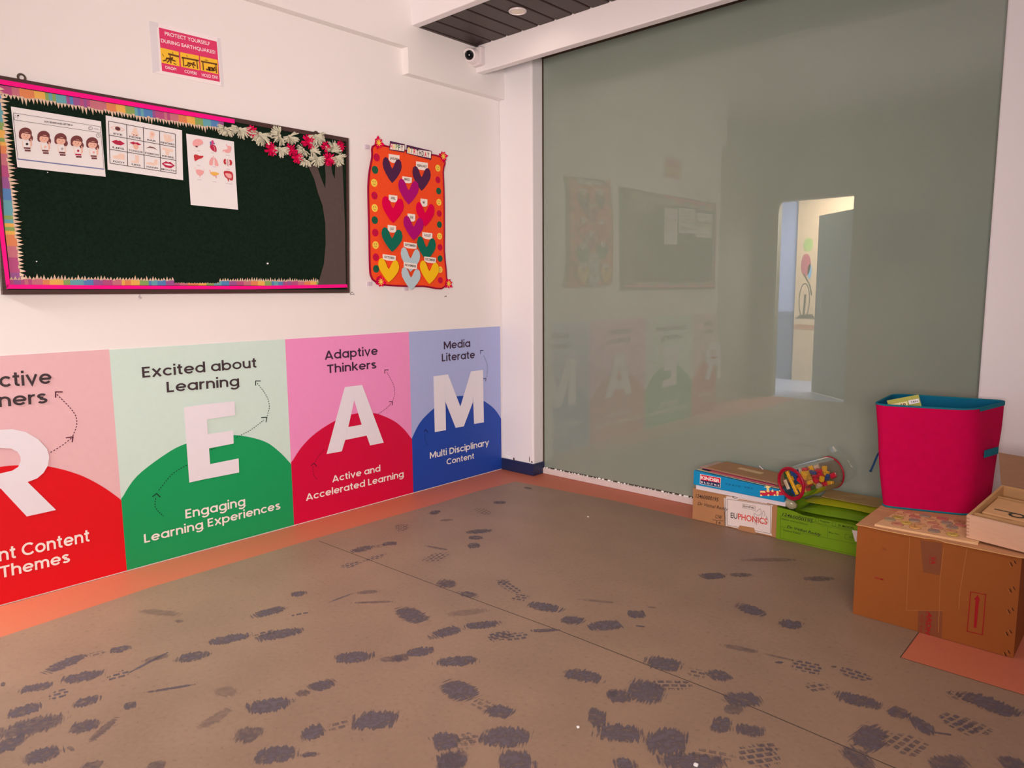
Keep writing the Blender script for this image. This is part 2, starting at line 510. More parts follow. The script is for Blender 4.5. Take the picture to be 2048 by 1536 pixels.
# prints: (scale/origin of the crop they were read from), ends of each blob, width in metres, raggedness, tread, strength
A5 = lambda x, y: onz(x * 0.5, 1000 + y * 0.5)
A6 = lambda x, y: onz(900 + x * 0.5605, 940 + y * 0.5605)
PR5 = [
 (165,700,350,612,.085,0,.85),(350,625,430,605,.05,1,.5),(430,610,530,585,.07,0,.85),(60,765,230,735,.07,0,.8),(230,725,430,690,.09,0,.85),(425,715,522,690,.07,1,1),
 (0,870,190,815,.09,0,.85),(190,790,285,765,.08,1,1),(280,820,415,790,.075,0,.8),(-40,940,285,870,.13,0,.7),(260,920,420,890,.09,0,.75),(-40,1000,110,960,.10,0,.8),
 (80,1050,260,990,.10,0,.85),(485,830,552,815,.055,0,.7),(345,980,480,860,.04,0,.45),(490,705,690,600,.018,0,1.1),(690,640,848,615,.09,0,.85),(560,645,690,620,.05,0,.4),
 (565,773,800,735,.02,0,.8),(995,470,1158,425,.085,0,.9),(1155,380,1230,370,.07,0,.85),(820,578,1015,535,.085,0,.95),(1005,562,1232,512,.095,0,.95),(1010,550,1110,520,.05,1,.8),
 (1310,412,1415,372,.014,0,1),(1160,465,1245,448,.035,1,.9),(1400,412,1595,405,.03,0,.45),(1420,372,1525,365,.05,0,.45),(1595,425,1705,500,.12,0,.9),(1710,552,1862,505,.09,0,.95),
 (1845,510,2012,490,.08,0,.95),(1945,562,2060,530,.07,1,.9),(1322,637,1505,622,.10,0,1),(1500,642,1625,630,.05,0,.45),(1620,612,1745,602,.085,0,.95),(1560,640,1640,625,.07,0,.6),(1725,650,1928,642,.085,0,.95),
 (965,845,1182,798,.105,0,1),(1180,785,1242,760,.06,0,.5),(1230,765,1338,720,.085,0,.9),(1190,950,1312,912,.09,0,.95),(1305,915,1405,888,.06,1,.5),(1392,885,1608,878,.12,0,1.05),
 (925,942,1065,935,.10,0,.6),(1000,1032,1205,1005,.10,0,.9),(1195,1022,1285,1015,.03,0,.7),(1780,722,1900,805,.125,0,1),(1890,800,1985,845,.07,1,.4),(1945,830,2060,862,.085,0,.95),
 (1712,978,1842,952,.11,0,1),(1840,962,1925,948,.07,1,.45),(1735,1060,1865,1035,.11,0,.85),(1740,330,1830,340,.11,0,.7),(1825,368,1918,388,.07,0,.7),(1395,212,1502,182,.085,0,.75),(1520,178,1595,172,.075,0,.75),(1490,190,1540,178,.06,1,.5),
 (1360,275,1442,245,.07,1,1),(1440,250,1555,212,.055,1,.9),(1575,112,1640,108,.16,1,.55),(1712,52,1768,48,.10,0,.8),(1755,82,1815,80,.05,0,.4),(1855,132,1975,120,.085,0,.8),(1868,152,1938,150,.08,0,.75),(1862,186,1928,180,.10,0,.75),
 (1900,30,1965,62,.10,1,.45),(1965,10,2032,10,.08,0,.7),(1708,252,1785,208,.13,1,.6),(1695,182,1802,202,.03,0,.5),(540,440,742,462,.06,0,.28),(855,785,950,750,.10,0,.25),(785,922,935,828,.06,0,.3),(1985,325,2042,330,.07,1,.6),
 (310,1068,420,1062,.06,0,.5),(575,1068,670,1062,.06,0,.5),(1770,460,1965,440,.07,0,.25),(700,480,730,490,.03,0,.4),(0,740,25,735,.04,0,.6),(270,1000,298,990,.05,0,.5)]
PR6 = [
 (165,388,262,450,.07,1,.8),(215,450,285,462,.09,1,.8),(270,478,412,502,.095,0,.95),(398,525,478,548,.095,0,.9),(482,562,630,548,.10,0,1),(622,515,704,514,.09,0,.9),(660,556,698,560,.018,0,.8),
 (880,385,990,372,.09,0,.85),(990,376,1085,374,.06,0,.55),(1030,322,1250,320,.06,0,.3),(1255,390,1378,386,.07,0,.5),(1015,478,1132,522,.10,0,1),(1165,545,1268,556,.095,0,.95),
 (958,622,1122,655,.045,0,.35),(1115,655,1235,682,.02,0,.35),(1158,688,1192,686,.02,0,1),(1205,690,1345,716,.10,1,.95),(1375,708,1518,752,.075,1,.9),(1262,782,1355,768,.07,1,.6),
 (1350,792,1565,852,.09,0,.85),(1555,848,1645,885,.085,0,.8),(1635,902,1728,916,.11,0,1),(1715,935,1808,948,.014,0,.8),(1795,788,2060,885,.11,0,.95),(1775,785,1835,835,.06,1,.4),
 (1780,922,1845,888,.13,1,1),(1845,932,1895,898,.12,1,.6),(680,675,842,708,.115,0,.95),(838,718,922,735,.08,1,.5),(915,738,1004,730,.095,0,.85),(392,718,558,752,.095,0,.9),
 (548,812,655,808,.10,0,.85),(615,770,782,810,.17,0,.95),(680,765,875,768,.08,1,.7),(965,820,1125,818,.105,0,.85),(970,852,1055,858,.07,0,.5),(920,900,1015,920,.11,0,.9),(1000,920,1135,938,.075,0,.8),
 (485,878,565,888,.13,0,.8),(505,928,705,950,.11,0,.95),(685,955,865,985,.17,0,1),(575,1052,668,1050,.07,0,1),(715,1042,1005,1042,.09,0,.9),(1020,1032,1178,1008,.12,1,.9),(850,1000,1030,1035,.06,1,.45),
 (1435,925,1565,990,.18,0,.95),(1405,1032,1505,1028,.14,0,.7),(1580,1012,1665,948,.13,1,.6),(1690,1052,1860,1045,.09,0,.7),(1945,1046,2060,1050,.08,0,.8),(0,972,95,968,.10,1,.35),(-60,1045,75,1035,.11,0,.8),
 (98,945,298,962,.125,0,1.05),(155,1042,315,1045,.13,0,1),(445,460,605,476,.03,0,.3),(128,602,215,578,.07,1,.9),(188,602,285,590,.08,1,.9),(278,576,398,570,.035,0,.8),(262,60,294,70,.05,0,.5),
 (1100,990,1175,985,.06,1,.7),(560,790,600,800,.06,0,.6),(1360,705,1380,700,.02,0,.5),(700,490,740,492,.02,0,.3)]
st_uv = {}; st_rim = {}; st_tr = {}; st_st = {}
zz = 0.0004
rnd = random.Random(3)
for fn, lst in ((A5, PR5), (A6, PR6)):
    for (ax, ay, bx, by, w, trd, stg) in lst:
        p = fn(ax, ay); q = fn(bx, by)
        d = q - p; ln = d.length
        if ln < 0.005: continue
        d.normalize(); sd = Vector((-d.y, d.x, 0))
        c = (p + q) / 2; zz += 0.000006
        nseg = 26
        o = len(fb.v); ou, ov = rnd.random() * 9, rnd.random() * 9
        ring = []
        sk = rnd.uniform(-0.25, 0.25)
        for k in range(nseg):
            t = 2 * math.pi * k / nseg
            cu, su = math.cos(t), math.sin(t)
            a = math.copysign(abs(cu) ** 0.8, cu) * ln / 2 * 1.08
            b_ = math.copysign(abs(su) ** 0.85, su) * w / 2 * (1 + 0.22 * sk * cu) * 1.12
            a += b_ * sk
            ring.append((a, b_))
        pts = [(0, 0)] + [(a * 0.55, b * 0.55) for a, b in ring] + ring
        fb.v += [Vector((c.x, c.y, zz)) + d * a + sd * b for a, b in pts]
        k_ = fb.mi(M_STAIN)
        for i in range(nseg):
            j = (i + 1) % nseg
            fb.f.append([o, o + 1 + i, o + 1 + j]); fb.m.append(k_)
            fb.f.append([o + 1 + i, o + 1 + nseg + i, o + 1 + nseg + j, o + 1 + j]); fb.m.append(k_)
        for i, (a, b) in enumerate(pts):
            st_uv[o + i] = (a + ou, b + ov, 0.0)
            st_rim[o + i] = 1.0 if i == 0 else (0.5 if i <= nseg else 0.0)
            st_tr[o + i] = float(trd); st_st[o + i] = float(stg) * 1.05
fl = struct(fb.build('floor', org=(0, 0, 0)))
me = fl.data; nv = len(me.vertices)
for nm, dct in (('rim', st_rim), ('tread', st_tr), ('strength', st_st)):
    at_ = me.attributes.new(nm, 'FLOAT', 'POINT')
    at_.data.foreach_set('value', [dct.get(i, 0.0) for i in range(nv)])
at_ = me.attributes.new('print_uv', 'FLOAT_VECTOR', 'POINT')
at_.data.foreach_set('vector', [c for i in range(nv) for c in st_uv.get(i, (0, 0, 0))])

# --- left wall with its stepped projecting upper part
blk('wall_left', (-0.12, 0.70, 0), (WX0, 4.40, CEIL), M_WALL)
blk('wall_left_return', (-0.36, YB, 0), (-0.24, 0.70, CEIL), mat('recess_paint', (160, 140, 122), 0.8, 0.6))
b = MB()
prof = [(0.70, 2.962), (3.150, 2.962), (3.150, 2.800), (4.06, 2.800), (4.06, CEIL), (0.70, CEIL)]
b.slab([(0.0, y, z) for y, z in prof], X, 0.06, M_WALL)
soft(struct(b.build('trim_1')), 0.006)

# --- column between the left wall and the glass
b = MB(); b.box((0, 4.06, 0.0), (0.325, 4.30, 3.25), M_COLUMN)
soft(struct(b.build('wall_column')), 0.014, 3)
b = MB(); b.box((0.0, 4.048, 0.0), (0.335, 4.19, 0.092), M_NAVY)
soft(struct(b.build('baseboard_column')), 0.004)
b = MB()
for (x, z, w, h) in ((0.02, .115, .05, .012), (.06, .108, .03, .02), (.115, .10, .02, .014), (.28, .12, .01, .03), (.30, .105, .02, .01), (.045, .14, .03, .008)):
    pts = [(x + w * (.5 + .5 * math.cos(t) * random.uniform(.6, 1)), 4.0594, z + h * math.sin(t) * random.uniform(.5, 1)) for t in (k * math.pi / 5 for k in range(10))]
    b.poly(pts, M_DARK if x > .1 else M_SPECK)
struct(b.build('trim_2'))

# --- white fascias and the dark slatted ceiling between them
b = MB(); b.box((0, 3.770, 2.930), (WX1, 3.835, 3.22), M_TRIM); soft(struct(b.build('trim_3')), 0.006)
b = MB(); b.box((0, 3.185, 3.100), (WX1, 3.245, CEIL), M_TRIM); soft(struct(b.build('trim_4')), 0.006)
b = MB()
b.box((0.06, 3.245, 3.125), (WX1, 3.770, 3.20), M_SLATGAP)
x = 0.085
while x < WX1 - 0.2:
    b.box((x, 3.245, 3.105), (x + 0.128, 3.770, 3.127), M_SLAT, bev=0.004)
    x += 0.140
b.box((0.06, 3.245, 3.102), (0.083, 3.770, 3.127), M_SLAT)
struct(b.build('ceiling_slats'))
blk('ceiling_soffit', (0.0, 3.835, 3.20), (WX1, 4.4, 3.24), M_DARK)
blk('ceiling', (-0.36, YB, CEIL), (WX1, 3.20, CEIL + 0.05), M_TRIM)

# --- frosted glass partition with its dark gasket and white sill
mg = bpy.data.materials.new('frosted_green_glass'); mg.use_nodes = True
nt = mg.node_tree; N = nt.nodes; L = nt.links; bs = N['Principled BSDF']
tc = N.new('ShaderNodeTexCoord'); nz = N.new('ShaderNodeTexNoise'); nz.inputs['Scale'].default_value = 2.2; nz.inputs['Detail'].default_value = 7
L.new(tc.outputs['Object'], nz.inputs['Vector'])
mx = N.new('ShaderNodeMixRGB'); ga = alb(117, 117, 103, 0.74)
mx.inputs[1].default_value = tuple(v * 0.93 for v in ga) + (1,); mx.inputs[2].default_value = tuple(v * 1.07 for v in ga) + (1,)
L.new(nz.outputs['Fac'], mx.inputs[0]); L.new(mx.outputs[0], bs.inputs['Base Color'])
bs.inputs['Roughness'].default_value = 0.5; bs.inputs['Specular IOR Level'].default_value = 0.0
bs.inputs['Coat Weight'].default_value = 1.0; bs.inputs['Coat Roughness'].default_value = 0.004; bs.inputs['Coat IOR'].default_value = 1.72
b = MB(); b.box((0.30, YG, 0.045), (3.30, YG + 0.012, 3.22), mg)
struct(b.build('window_1'))
b = MB()
b.box((0.325, YG - 0.006, 0.05), (0.334, YG + 0.02, 3.2), M_DARK)
b.box((0.30, YG - 0.012, 3.055), (3.30, YG + 0.02, 3.21), M_DARK)
b.box((0.334, YG - 0.004, 0.045), (3.2, YG + 0.01, 0.052), M_DARK)
for k in range(46):
    x = 0.34 + (k * 0.618034 % 1) * 1.5
    s_ = random.uniform(0.003, 0.010)
    b.box((x, YG - 0.010, 0.044), (x + s_ * random.uniform(1, 2.4), YG - 0.004, 0.047 + s_ * 0.6), M_SPECK)
struct(b.build('trim_5'))
b = MB(); b.box((0.325, YG - 0.018, 0.0), (3.3, YG + 0.05, 0.044), mat('sill_paint', (186, 160, 152), .75, .5, .3, .06, 20))
soft(struct(b.build('trim_6')), 0.004)
# --- right-hand pier and the unseen rest of the room
b = MB(); b.box((3.159, 4.085, 0), (WX1, 4.30, 3.25), M_COLUMN); soft(struct(b.build('wall_right_pier')), 0.01, 2)
blk('wall_right', (WX1, YB, 0), (WX1 + 0.12, 4.3, CEIL), M_WALL)
DX0, DX1, DH = 0.02, 0.93, 2.50
M_BACK = mat('back_wall_paint', (150, 132, 112), 0.8, 0.6, 0.2, 0.03, 2)
blk('wall_back_side', (-0.36, YB - 0.12, 0), (DX0, YB, CEIL), M_BACK)
blk('wall_back', (DX1, YB - 0.12, 0), (3.20, YB, CEIL), M_BACK)
blk('wall_back_low', (3.20, YB - 0.12, 0), (4.80, YB, 0.92), M_BACK)
blk('wall_back_high', (3.20, YB - 0.12, 2.08), (4.80, YB, CEIL), M_BACK)
blk('wall_back_far', (4.80, YB - 0.12, 0), (WX1 + 0.12, YB, CEIL), M_BACK)
blk('wall_back_lintel', (DX0, YB - 0.12, DH), (DX1, YB, CEIL), M_BACK)
M_LILAC = mat('corridor_lilac', (176, 176, 205), 0.9, 0.6)
M_PEACH = mat('corridor_peach', (235, 190, 150), 0.95, 0.6)
M_SLATE = mat('corridor_slate', (104, 112, 134), 0.8, 0.6)
blk('floor_corridor', (-1.4, -2.9, -0.02), (2.4, YB, 0.0012), mat('corridor_floor', (165, 160, 175), 0.8, 0.4))
blk('wall_corridor_lilac', (-1.4, -2.9, 1.05), (-0.43, -2.75, 3.2), M_LILAC)
blk('wall_corridor_slate', (-1.4, -2.9, 0), (-0.43, -2.75, 1.05), M_SLATE)
blk('wall_corridor_peach', (-0.43, -2.9, 0), (2.4, -2.70, 3.2), M_PEACH)
blk('wall_corridor_near', (-1.4, -2.9, 0), (-1.3, YB - .12, 3.2), M_LILAC)
blk('wall_corridor_far', (2.3, -2.9, 0), (2.4, YB - .12, 3.2), M_PEACH)
blk('ceiling_corridor', (-1.4, -2.9, 3.2), (2.4, YB - 0.12, 3.25), M_TRIM)
# ================================================================ things on the left wall
M_INK = mat('print_ink', (64, 48, 49), 0.9, 0.6, 0.2)
M_INKP = mat('print_ink_purple', (60, 36, 52), 0.85, 0.6, 0.2)
M_LETTER = mat('print_white', (226, 204, 204), 0.92, 0.45, 0.3, 0.01)
M_CAPT = mat('print_cream', (235, 212, 200), 0.92, 0.5)
M_PAPER = mat('white_paper', (228, 207, 199), 0.92, 0.7, 0.15, 0.015, 8)
C1 = crop(onx, 0.003, 0, 640, 2.56)
C2 = crop(onx, 0.003, 540, 640, 3.657)


def panel(y0, y1, ztop, m_bg, m_hill, m_ink, fn, hill, label, z0=0.006):
    b = MB()
    b.slab([(0.0002, y0, z0), (0.0002, y1, z0), (0.0002, y1, ztop), (0.0002, y0, ztop)], X, 0.0028, m_bg)
    root = b.build('wall_graphic_panel', org=(0.0, (y0 + y1) / 2, 0.0))
    tag(root, label, 'wall graphic', 'wall graphic panels along the left wall')
    h = MB()
    pts = []
    for x, y in smooth_pts(hill, 5):
        p = fn(x, y); pts.append(Vector((0.0042, min(max(p.y, y0), y1), max(p.z, z0))))
    pts[0].y = y0; pts[-1].y = y1
    q = [Vector((0.0042, y1, z0 + .0005)), Vector((0.0042, y0, z0 + .0005))][::-1]
    h.poly([q[0], q[1]] + pts[::-1], m_hill)
    h.build('hill_shape', root)
    return root


def words(root, name, fn, m, rows, bold=0.018):
    b = MB(); a = Art(b, fn, X)
    for t, x0, y0, x1, y1, xh, yh in rows:
        A = a.P(x0, y0); B = a.P(x1, y1); h = (a.P(xh, yh) - A).z
        geotext(b, t, A, B, h, X, m, 0.0026)
    b.build(name, root)


def trail(root, fn, m, dots, heads, w=0.0042):
    b = MB(); a = Art(b, fn, X)
    for p in dots: a.line(smooth_pts(p, 5), w, m, 0.0020, dash=(0.0075, 0.0065))
    for p in heads: a.line(p, w * 1.25, m, 0.0021)
    b.build('arrow_trail', root)


def letter(root, fn, polys, d=0.0030):
    b = MB(); a = Art(b, fn, X)
    for i, p in enumerate(polys): a.poly(p, M_LETTER, d + i * 0.0002)
    b.build('letter', root)


mpR = mat('print_rose', (226, 168, 166), 0.95, 0.45); mhR = mat('print_red', (206, 14, 24), 0.85, 0.4)
mpE = mat('print_mint', (203, 208, 192), 0.95, 0.45); mhE = mat('print_green', (22, 136, 76), 0.85, 0.4)
mpA = mat('print_pink', (232, 132, 172), 0.92, 0.45); mhA = mat('print_crimson', (192, 6, 50), 0.8, 0.4)
mpM = mat('print_periwinkle', (160, 156, 188), 0.85, 0.45); mhM = mat('print_blue', (28, 58, 134), 0.75, 0.4)
mdE = mat('trail_green', (16, 40, 30), 0.8); mdA = mat('trail_plum', (74, 10, 34), 0.8); mdM = mat('trail_navy', (24, 26, 60), 0.8)

pr = panel(0.702, 1.2625, 1.133, mpR, mhR, M_INK, C1, [(-400, 900), (-150, 790), (0, 752), (120, 743), (250, 750), (400, 790), (520, 850), (622, 922)],
           'pale rose and red panel with the large letter R, at the left edge')
letter(pr, C1, [
    [(-130, 582), (0, 562), (60, 558), (130, 573), (195, 610), (240, 660), (251, 700), (244, 745), (222, 782), (190, 810), (140, 829), (105, 800), (60, 772), (92, 752), (105, 722), (103, 698), (88, 674), (55, 657), (0, 655), (-130, 672)],
    [(140, 829), (286, 972), (136, 1005), (-20, 838), (-40, 795), (60, 771), (105, 799)],
    [(-130, 582), (-130, 1080), (-240, 1105), (-260, 600)], [(-140, 800), (-40, 790), (20, 860), (-140, 880)]])
words(pr, 'heading_text', C1, M_INK, [('ctive', -2, 345, 264, 325, -2, 272), ('ners', -6, 446, 241, 424, -6, 378)])
words(pr, 'caption_text', C1, M_CAPT, [('nt Content', -4, 1236, 459, 1132, -4, 1170), ('Themes', 2, 1322, 357, 1238, 0, 1262)])
trail(pr, C1, mdA, [[(258, 678), (320, 640), (368, 602)], [(372, 594), (393, 530), (375, 470), (290, 380)]], [[(338, 603), (373, 598), (369, 624)], [(284, 396), (284, 368), (318, 368)]])

pe = panel(1.2625, 2.212, 1.131, mpE, mhE, M_INK, C1, [(622, 915), (700, 800), (850, 685), (955, 632), (1100, 598), (1215, 590), (1350, 620), (1430, 675), (1492, 740)],
           'mint and green panel with the large letter E, excited about learning')
letter(pe, C1, [[(940, 447), (968, 832), (1080, 807), (1052, 430)], [(1040, 432), (1200, 416), (1203, 487), (1045, 510)], [(1045, 586), (1193, 565), (1195, 632), (1052, 660)], [(1056, 741), (1220, 708), (1223, 780), (1060, 812)]])
words(pe, 'heading_text', C1, M_INK, [('Excited about', 728, 296, 1313, 243, 724, 241), ('Learning', 853, 371, 1224, 337, 849, 317)])
words(pe, 'caption_text', C1, M_CAPT, [('Engaging', 949, 1017, 1255, 949, 945, 971), ('Learning Experiences', 738, 1142, 1434, 967, 735, 1097)])
trail(pe, C1, mdE, [[(1210, 600), (1280, 565), (1350, 512)], [(1367, 492), (1378, 440), (1362, 385), (1315, 322)], [(955, 742), (880, 790), (812, 872)], [(797, 912), (795, 960), (836, 1004)], [(1066, 668), (1105, 655)]],
      [[(1338, 500), (1366, 498), (1361, 522)], [(1308, 334), (1308, 312), (1333, 312)], [(781, 904), (801, 888), (819, 906)]])

pa = panel(2.212, 3.1435, 1.130, mpA, mhA, M_INKP, C2, [(158, 1040), (230, 930), (330, 830), (470, 740), (600, 690), (690, 680), (780, 685), (900, 735), (980, 800), (1035, 870)],
           'pink and crimson panel with the large letter A, adaptive thinkers')
letter(pa, C2, [[(545, 490), (611, 482), (614, 588), (571, 782), (548, 877), (523, 960), (412, 980)], [(611, 482), (672, 475), (830, 897), (730, 917), (705, 845), (668, 765), (614, 588)], [(571, 782), (668, 765), (705, 845), (548, 877)]])
words(pa, 'heading_text', C2, M_INKP, [('Adaptive', 400, 291, 786, 254, 400, 226), ('Thinkers', 417, 390, 776, 353, 415, 328)])
words(pa, 'caption_text', C2, M_CAPT, [('Active and', 455, 1188, 806, 1105, 455, 1140), ('Accelerated Learning', 262, 1323, 976, 1146, 262, 1272)])
trail(pa, C2, mdA, [[(790, 688), (850, 645), (888, 606)], [(897, 590), (912, 530), (900, 470), (852, 378)], [(395, 950), (350, 1000), (328, 1040)], [(314, 1072), (318, 1130), (345, 1170)]],
      [[(870, 597), (896, 597), (893, 622)], [(838, 390), (838, 365), (865, 365)], [(300, 1064), (322, 1047), (340, 1070)]])

pm = panel(3.1435, 4.047, 1.130, mpM, mhM, M_INKP, C2, [(1035, 870), (1090, 760), (1160, 680), (1260, 600), (1340, 565), (1400, 555), (1480, 562), (1560, 590), (1640, 650), (1690, 722)],
           'periwinkle and blue panel with the large letter M, beside the column')
letter(pm, C2, [[(1193, 412), (1278, 400), (1285, 805), (1203, 820)], [(1278, 400), (1300, 398), (1390, 632), (1415, 778), (1355, 788), (1282, 600)], [(1390, 632), (1467, 375), (1482, 373), (1482, 600), (1415, 778)], [(1475, 374), (1555, 365), (1562, 748), (1490, 760)]])
words(pm, 'heading_text', C2, M_INKP, [('Media', 1270, 215, 1463, 196, 1270, 158), ('Literate', 1255, 304, 1496, 279, 1254, 248)])
words(pm, 'caption_text', C2, M_CAPT, [('Multi Disciplinary', 1168, 1015, 1599, 915, 1167, 968), ('Content', 1291, 1058, 1491, 1013, 1290, 1016)])
trail(pm, C2, mdM, [[(1562, 262), (1588, 330), (1584, 425)], [(1130, 832), (1135, 880), (1152, 915)]], [[(1538, 246), (1538, 222), (1558, 222)], [(1556, 430), (1579, 427), (1576, 448)], [(1125, 816), (1138, 800), (1153, 822)]])

# ---------------------------------------------------------------- earthquake safety poster
M_TAPEC = mat('laminate_edge', (224, 202, 198), 0.97, 0.25, 0.5, 0.02, 10)
M_PCRIM = mat('poster_crimson', (214, 52, 92), 0.92, 0.4); M_PYEL = mat('poster_yellow', (246, 176, 46), 0.95, 0.4)
M_PBRN = mat('poster_brown', (104, 58, 26), 0.9, 0.5); M_PW = mat('poster_white', (240, 212, 205), 0.95, 0.5)
CE = crop(onx, 0.004, 280, 30, 10.24)
b = MB(); a = Art(b, CE, X)
sh = [(185, 115), (1640, 480), (1712, 1470), (258, 1178)]
q = [onx(280 + x / 10.24, 30 + y / 10.24, 0.0008) for x, y in sh]
b.slab(q[::-1], X, 0.0025, M_PW)
a.poly([(385, 255), (1570, 545), (1635, 1370), (450, 1145)], M_PCRIM, 0.0004)
for s_ in ([(185, 115), (380, 165), (370, 250), (190, 215)], [(190, 215), (340, 248), (402, 1150), (258, 1178)], [(1580, 470), (1640, 480), (1712, 1470), (1660, 1455)]): a.poly(s_, M_TAPEC, 0.0003)
for s_ in ([(412, 665), (790, 755), (808, 1055), (440, 975)], [(820, 760), (1200, 835), (1220, 1135), (840, 1060)], [(1225, 845), (1588, 920), (1600, 1215), (1245, 1135)]): a.poly(s_, M_PYEL, 0.0008)
a.text('PROTECT YOURSELF', 508, 415, 1430, 628, 512, 338, M_PW, 0.012, d=0.0014)
a.text('DURING EARTHQUAKES!', 430, 556, 1540, 800, 425, 480, M_PW, 0.012, d=0.0014)
for t_, x0, y0, x1, y1, yh in (('DROP!', 522, 1098, 742, 1145, 1038), ('COVER!', 912, 1182, 1165, 1232, 1118), ('HOLD ON!', 1268, 1258, 1592, 1312, 1192)):
    a.text(t_, x0, y0, x1, y1, x0, yh, M_PW, 0.012, d=0.0014)
LN = lambda pts, w=0.005: a.line(pts, w, M_PBRN, 0.0013)
LN([(585, 800), (785, 850)], .009); LN([(665, 760), (675, 800)], .003); LN([(455, 800), (485, 850)], .003); LN([(690, 995), (735, 1010)], .004)
a.ell(655, 885, 24, 24, M_PBRN, 0.0014); LN([(615, 835), (620, 890), (545, 885), (530, 930), (475, 938)], .006); LN([(545, 890), (620, 900), (650, 920), (720, 945)], .007); LN([(625, 915), (630, 985)], .007); LN([(600, 905), (590, 940), (555, 968)], .006)
LN([(858, 872), (1190, 935)], .008); LN([(878, 880), (895, 1045)], .006); LN([(1160, 930), (1178, 1100)], .006); LN([(950, 825), (968, 850)], .003)
a.ell(1097, 985, 22, 22, M_PBRN, 0.0014); LN([(925, 1040), (975, 1030), (990, 985)], .006); LN([(980, 980), (1060, 1000), (1130, 1035)], .008); LN([(1060, 1005), (1100, 1080)], .006); LN([(1010, 1000), (1030, 1030), (990, 1062)], .006)
LN([(1255, 950), (1568, 1010)], .008); LN([(1283, 960), (1298, 1125)], .006); LN([(1552, 1010), (1565, 1185)], .006); LN([(1330, 922), (1385, 932)], .003)
a.ell(1525, 1085, 20, 20, M_PBRN, 0.0014); LN([(1360, 1115), (1420, 1125), (1405, 1080), (1480, 1090)], .009); LN([(1420, 1128), (1490, 1135), (1500, 1100)], .010); LN([(1480, 1095), (1520, 1140), (1560, 1110)], .006)
tag(b.build('safety_poster', org=onx(375, 160, 0.0)), 'crimson and yellow earthquake safety poster stuck high on the white wall', 'poster')

# ---------------------------------------------------------------- green felt notice board
M_FELT = mat('green_felt', (19, 30, 20), 0.8, 0.95, 0.05, 0.35, 90, 0.25, 500)
M_FRAME = mat('board_frame_wood', (66, 42, 38), 0.8, 0.45, 0.3, 0.25, 30, stretch=(1, .2, 4))
M_PINK = mat('pink_tape', (252, 0, 118), 0.92, 0.4, 0.3, 0.01)
M_TIP = mat('pencil_wood', (214, 172, 144), 0.95, 0.6)
PENC = [mat('pencil_' + n_, tuple(int(v * .8 + w_ * .2) for v, w_ in zip(c, (190, 150, 130))), 0.95, 0.5) for n_, c in (('purple', (140, 60, 128)), ('magenta', (176, 52, 108)), ('rose', (196, 92, 108)), ('orange', (226, 116, 62)), ('amber', (238, 164, 62)), ('green', (120, 150, 70)), ('teal', (78, 150, 160)), ('blue', (56, 112, 172)))]
M_METAL = mat('dark_metal', (92, 72, 62), 0.9, 0.35, 0.5, 0.1, 40, metal=0.4)
A_, B_, C_, D_ = Vector((0.004, 0.842, 1.402)), Vector((0.004, 2.652, 1.396)), Vector((0.004, 2.686, 2.331)), Vector((0.004, 0.876, 2.333))
board = thing('notice_board', (0.0, 1.75, 1.40), 'long dark green felt notice board with a brown wooden frame', 'notice board')
Q = quad(A_, B_, C_, D_)
b = MB(); b.slab([Q(.004, .01), Q(.996, .01), Q(.996, .99), Q(.004, .99)], X, 0.024, M_FELT); b.build('felt_panel', board)
b = MB()
for u0, v0, u1, v1 in ((0, .976, 1, 1), (0, 0, 1, .022), (0, .022, .011, .976), (.9915, .022, 1, .976)):
    b.slab([Q(u0, v0), Q(u1, v0), Q(u1, v1), Q(u0, v1)], X, 0.031, M_FRAME)
soft(b.build('frame', board), 0.003)
for px, py in ((43, 155), (632, 268)):
    p = onx(px, py, 0.012); b = MB()
    b.tube([p + Vector((0, math.cos(t) * .014, math.sin(t) * .014)) for t in (k * math.pi / 7 for k in range(14))], .0045, M_METAL, 6, closed=True)
    b.box((0.006, p.y - .012, p.z - .040), (0.010, p.y + .012, p.z - .010), M_METAL)
    b.build('hanger_ring', board)
XB = 0.0285          # face of the felt
FPXB = lambda x, y: onx(x, y, XB)
b = MB(); a = Art(b, FPXB, X)
for name_, pts in (('top', [(-30, 154), (468, 239), (468, 247.5), (-30, 164)]), ('left', [(12, 577), (-40, 158), (-28, 158), (19.5, 569)]), ('bottom', [(12, 569), (300, 571.5), (500, 572), (693, 568.5), (694, 575), (500, 578.8), (300, 578.5), (12, 577.8)])):
    b = MB(); a = Art(b, FPXB, X); a.poly(pts, M_PINK, 0.0072); o = b.build('tape_strip', board)


def pencils(P0, P1, inward, n, blen, flat=None):
    """a cut-out frieze of colour pencils: P0->P1 base line, tips towards inward"""
    rr = random.Random(len(P1) + n)
    b = MB(); d = (P1 - P0) / n; inn = inward.normalized()
    for i in range(n):
        c = PENC[(i // 3) % 8] if rr.random() < .85 else PENC[(i // 3 + 1) % 8]
        L_ = blen * rr.uniform(0.85, 1.05); tl = blen * rr.choice((.5, .55, .6, .7, .9)); lift = rr.uniform(.001, .010)
        if flat and flat[0] < i / n < flat[1]: L_ *= .45; tl *= .25
        p = P0 + d * i + X * .0012; q = p + d
        e0 = p + inn * L_ + X * .0016; e1 = q + inn * L_ + X * .0016
        tip = p + d * rr.uniform(.35, .65) + inn * (L_ + tl) + X * lift
        sg = 1 if (q - p).cross(e1 - q).dot(X) > 0 else -1
        for vs, m_ in (([p, q, e1, e0], c), ([e0, e1, tip], M_TIP)):
            b.poly(vs if sg > 0 else vs[::-1], m_)
        k = (tip - (e0 + e1) / 2) * .25
        s1 = tip - k - d * .12 + X * .0004; s2 = tip - k + d * .12 + X * .0004
        if rr.random() < .3: b.poly([s1, s2, tip + X * .0004] if sg > 0 else [tip + X * .0004, s2, s1], c)
    return b.build('pencil_border', board)


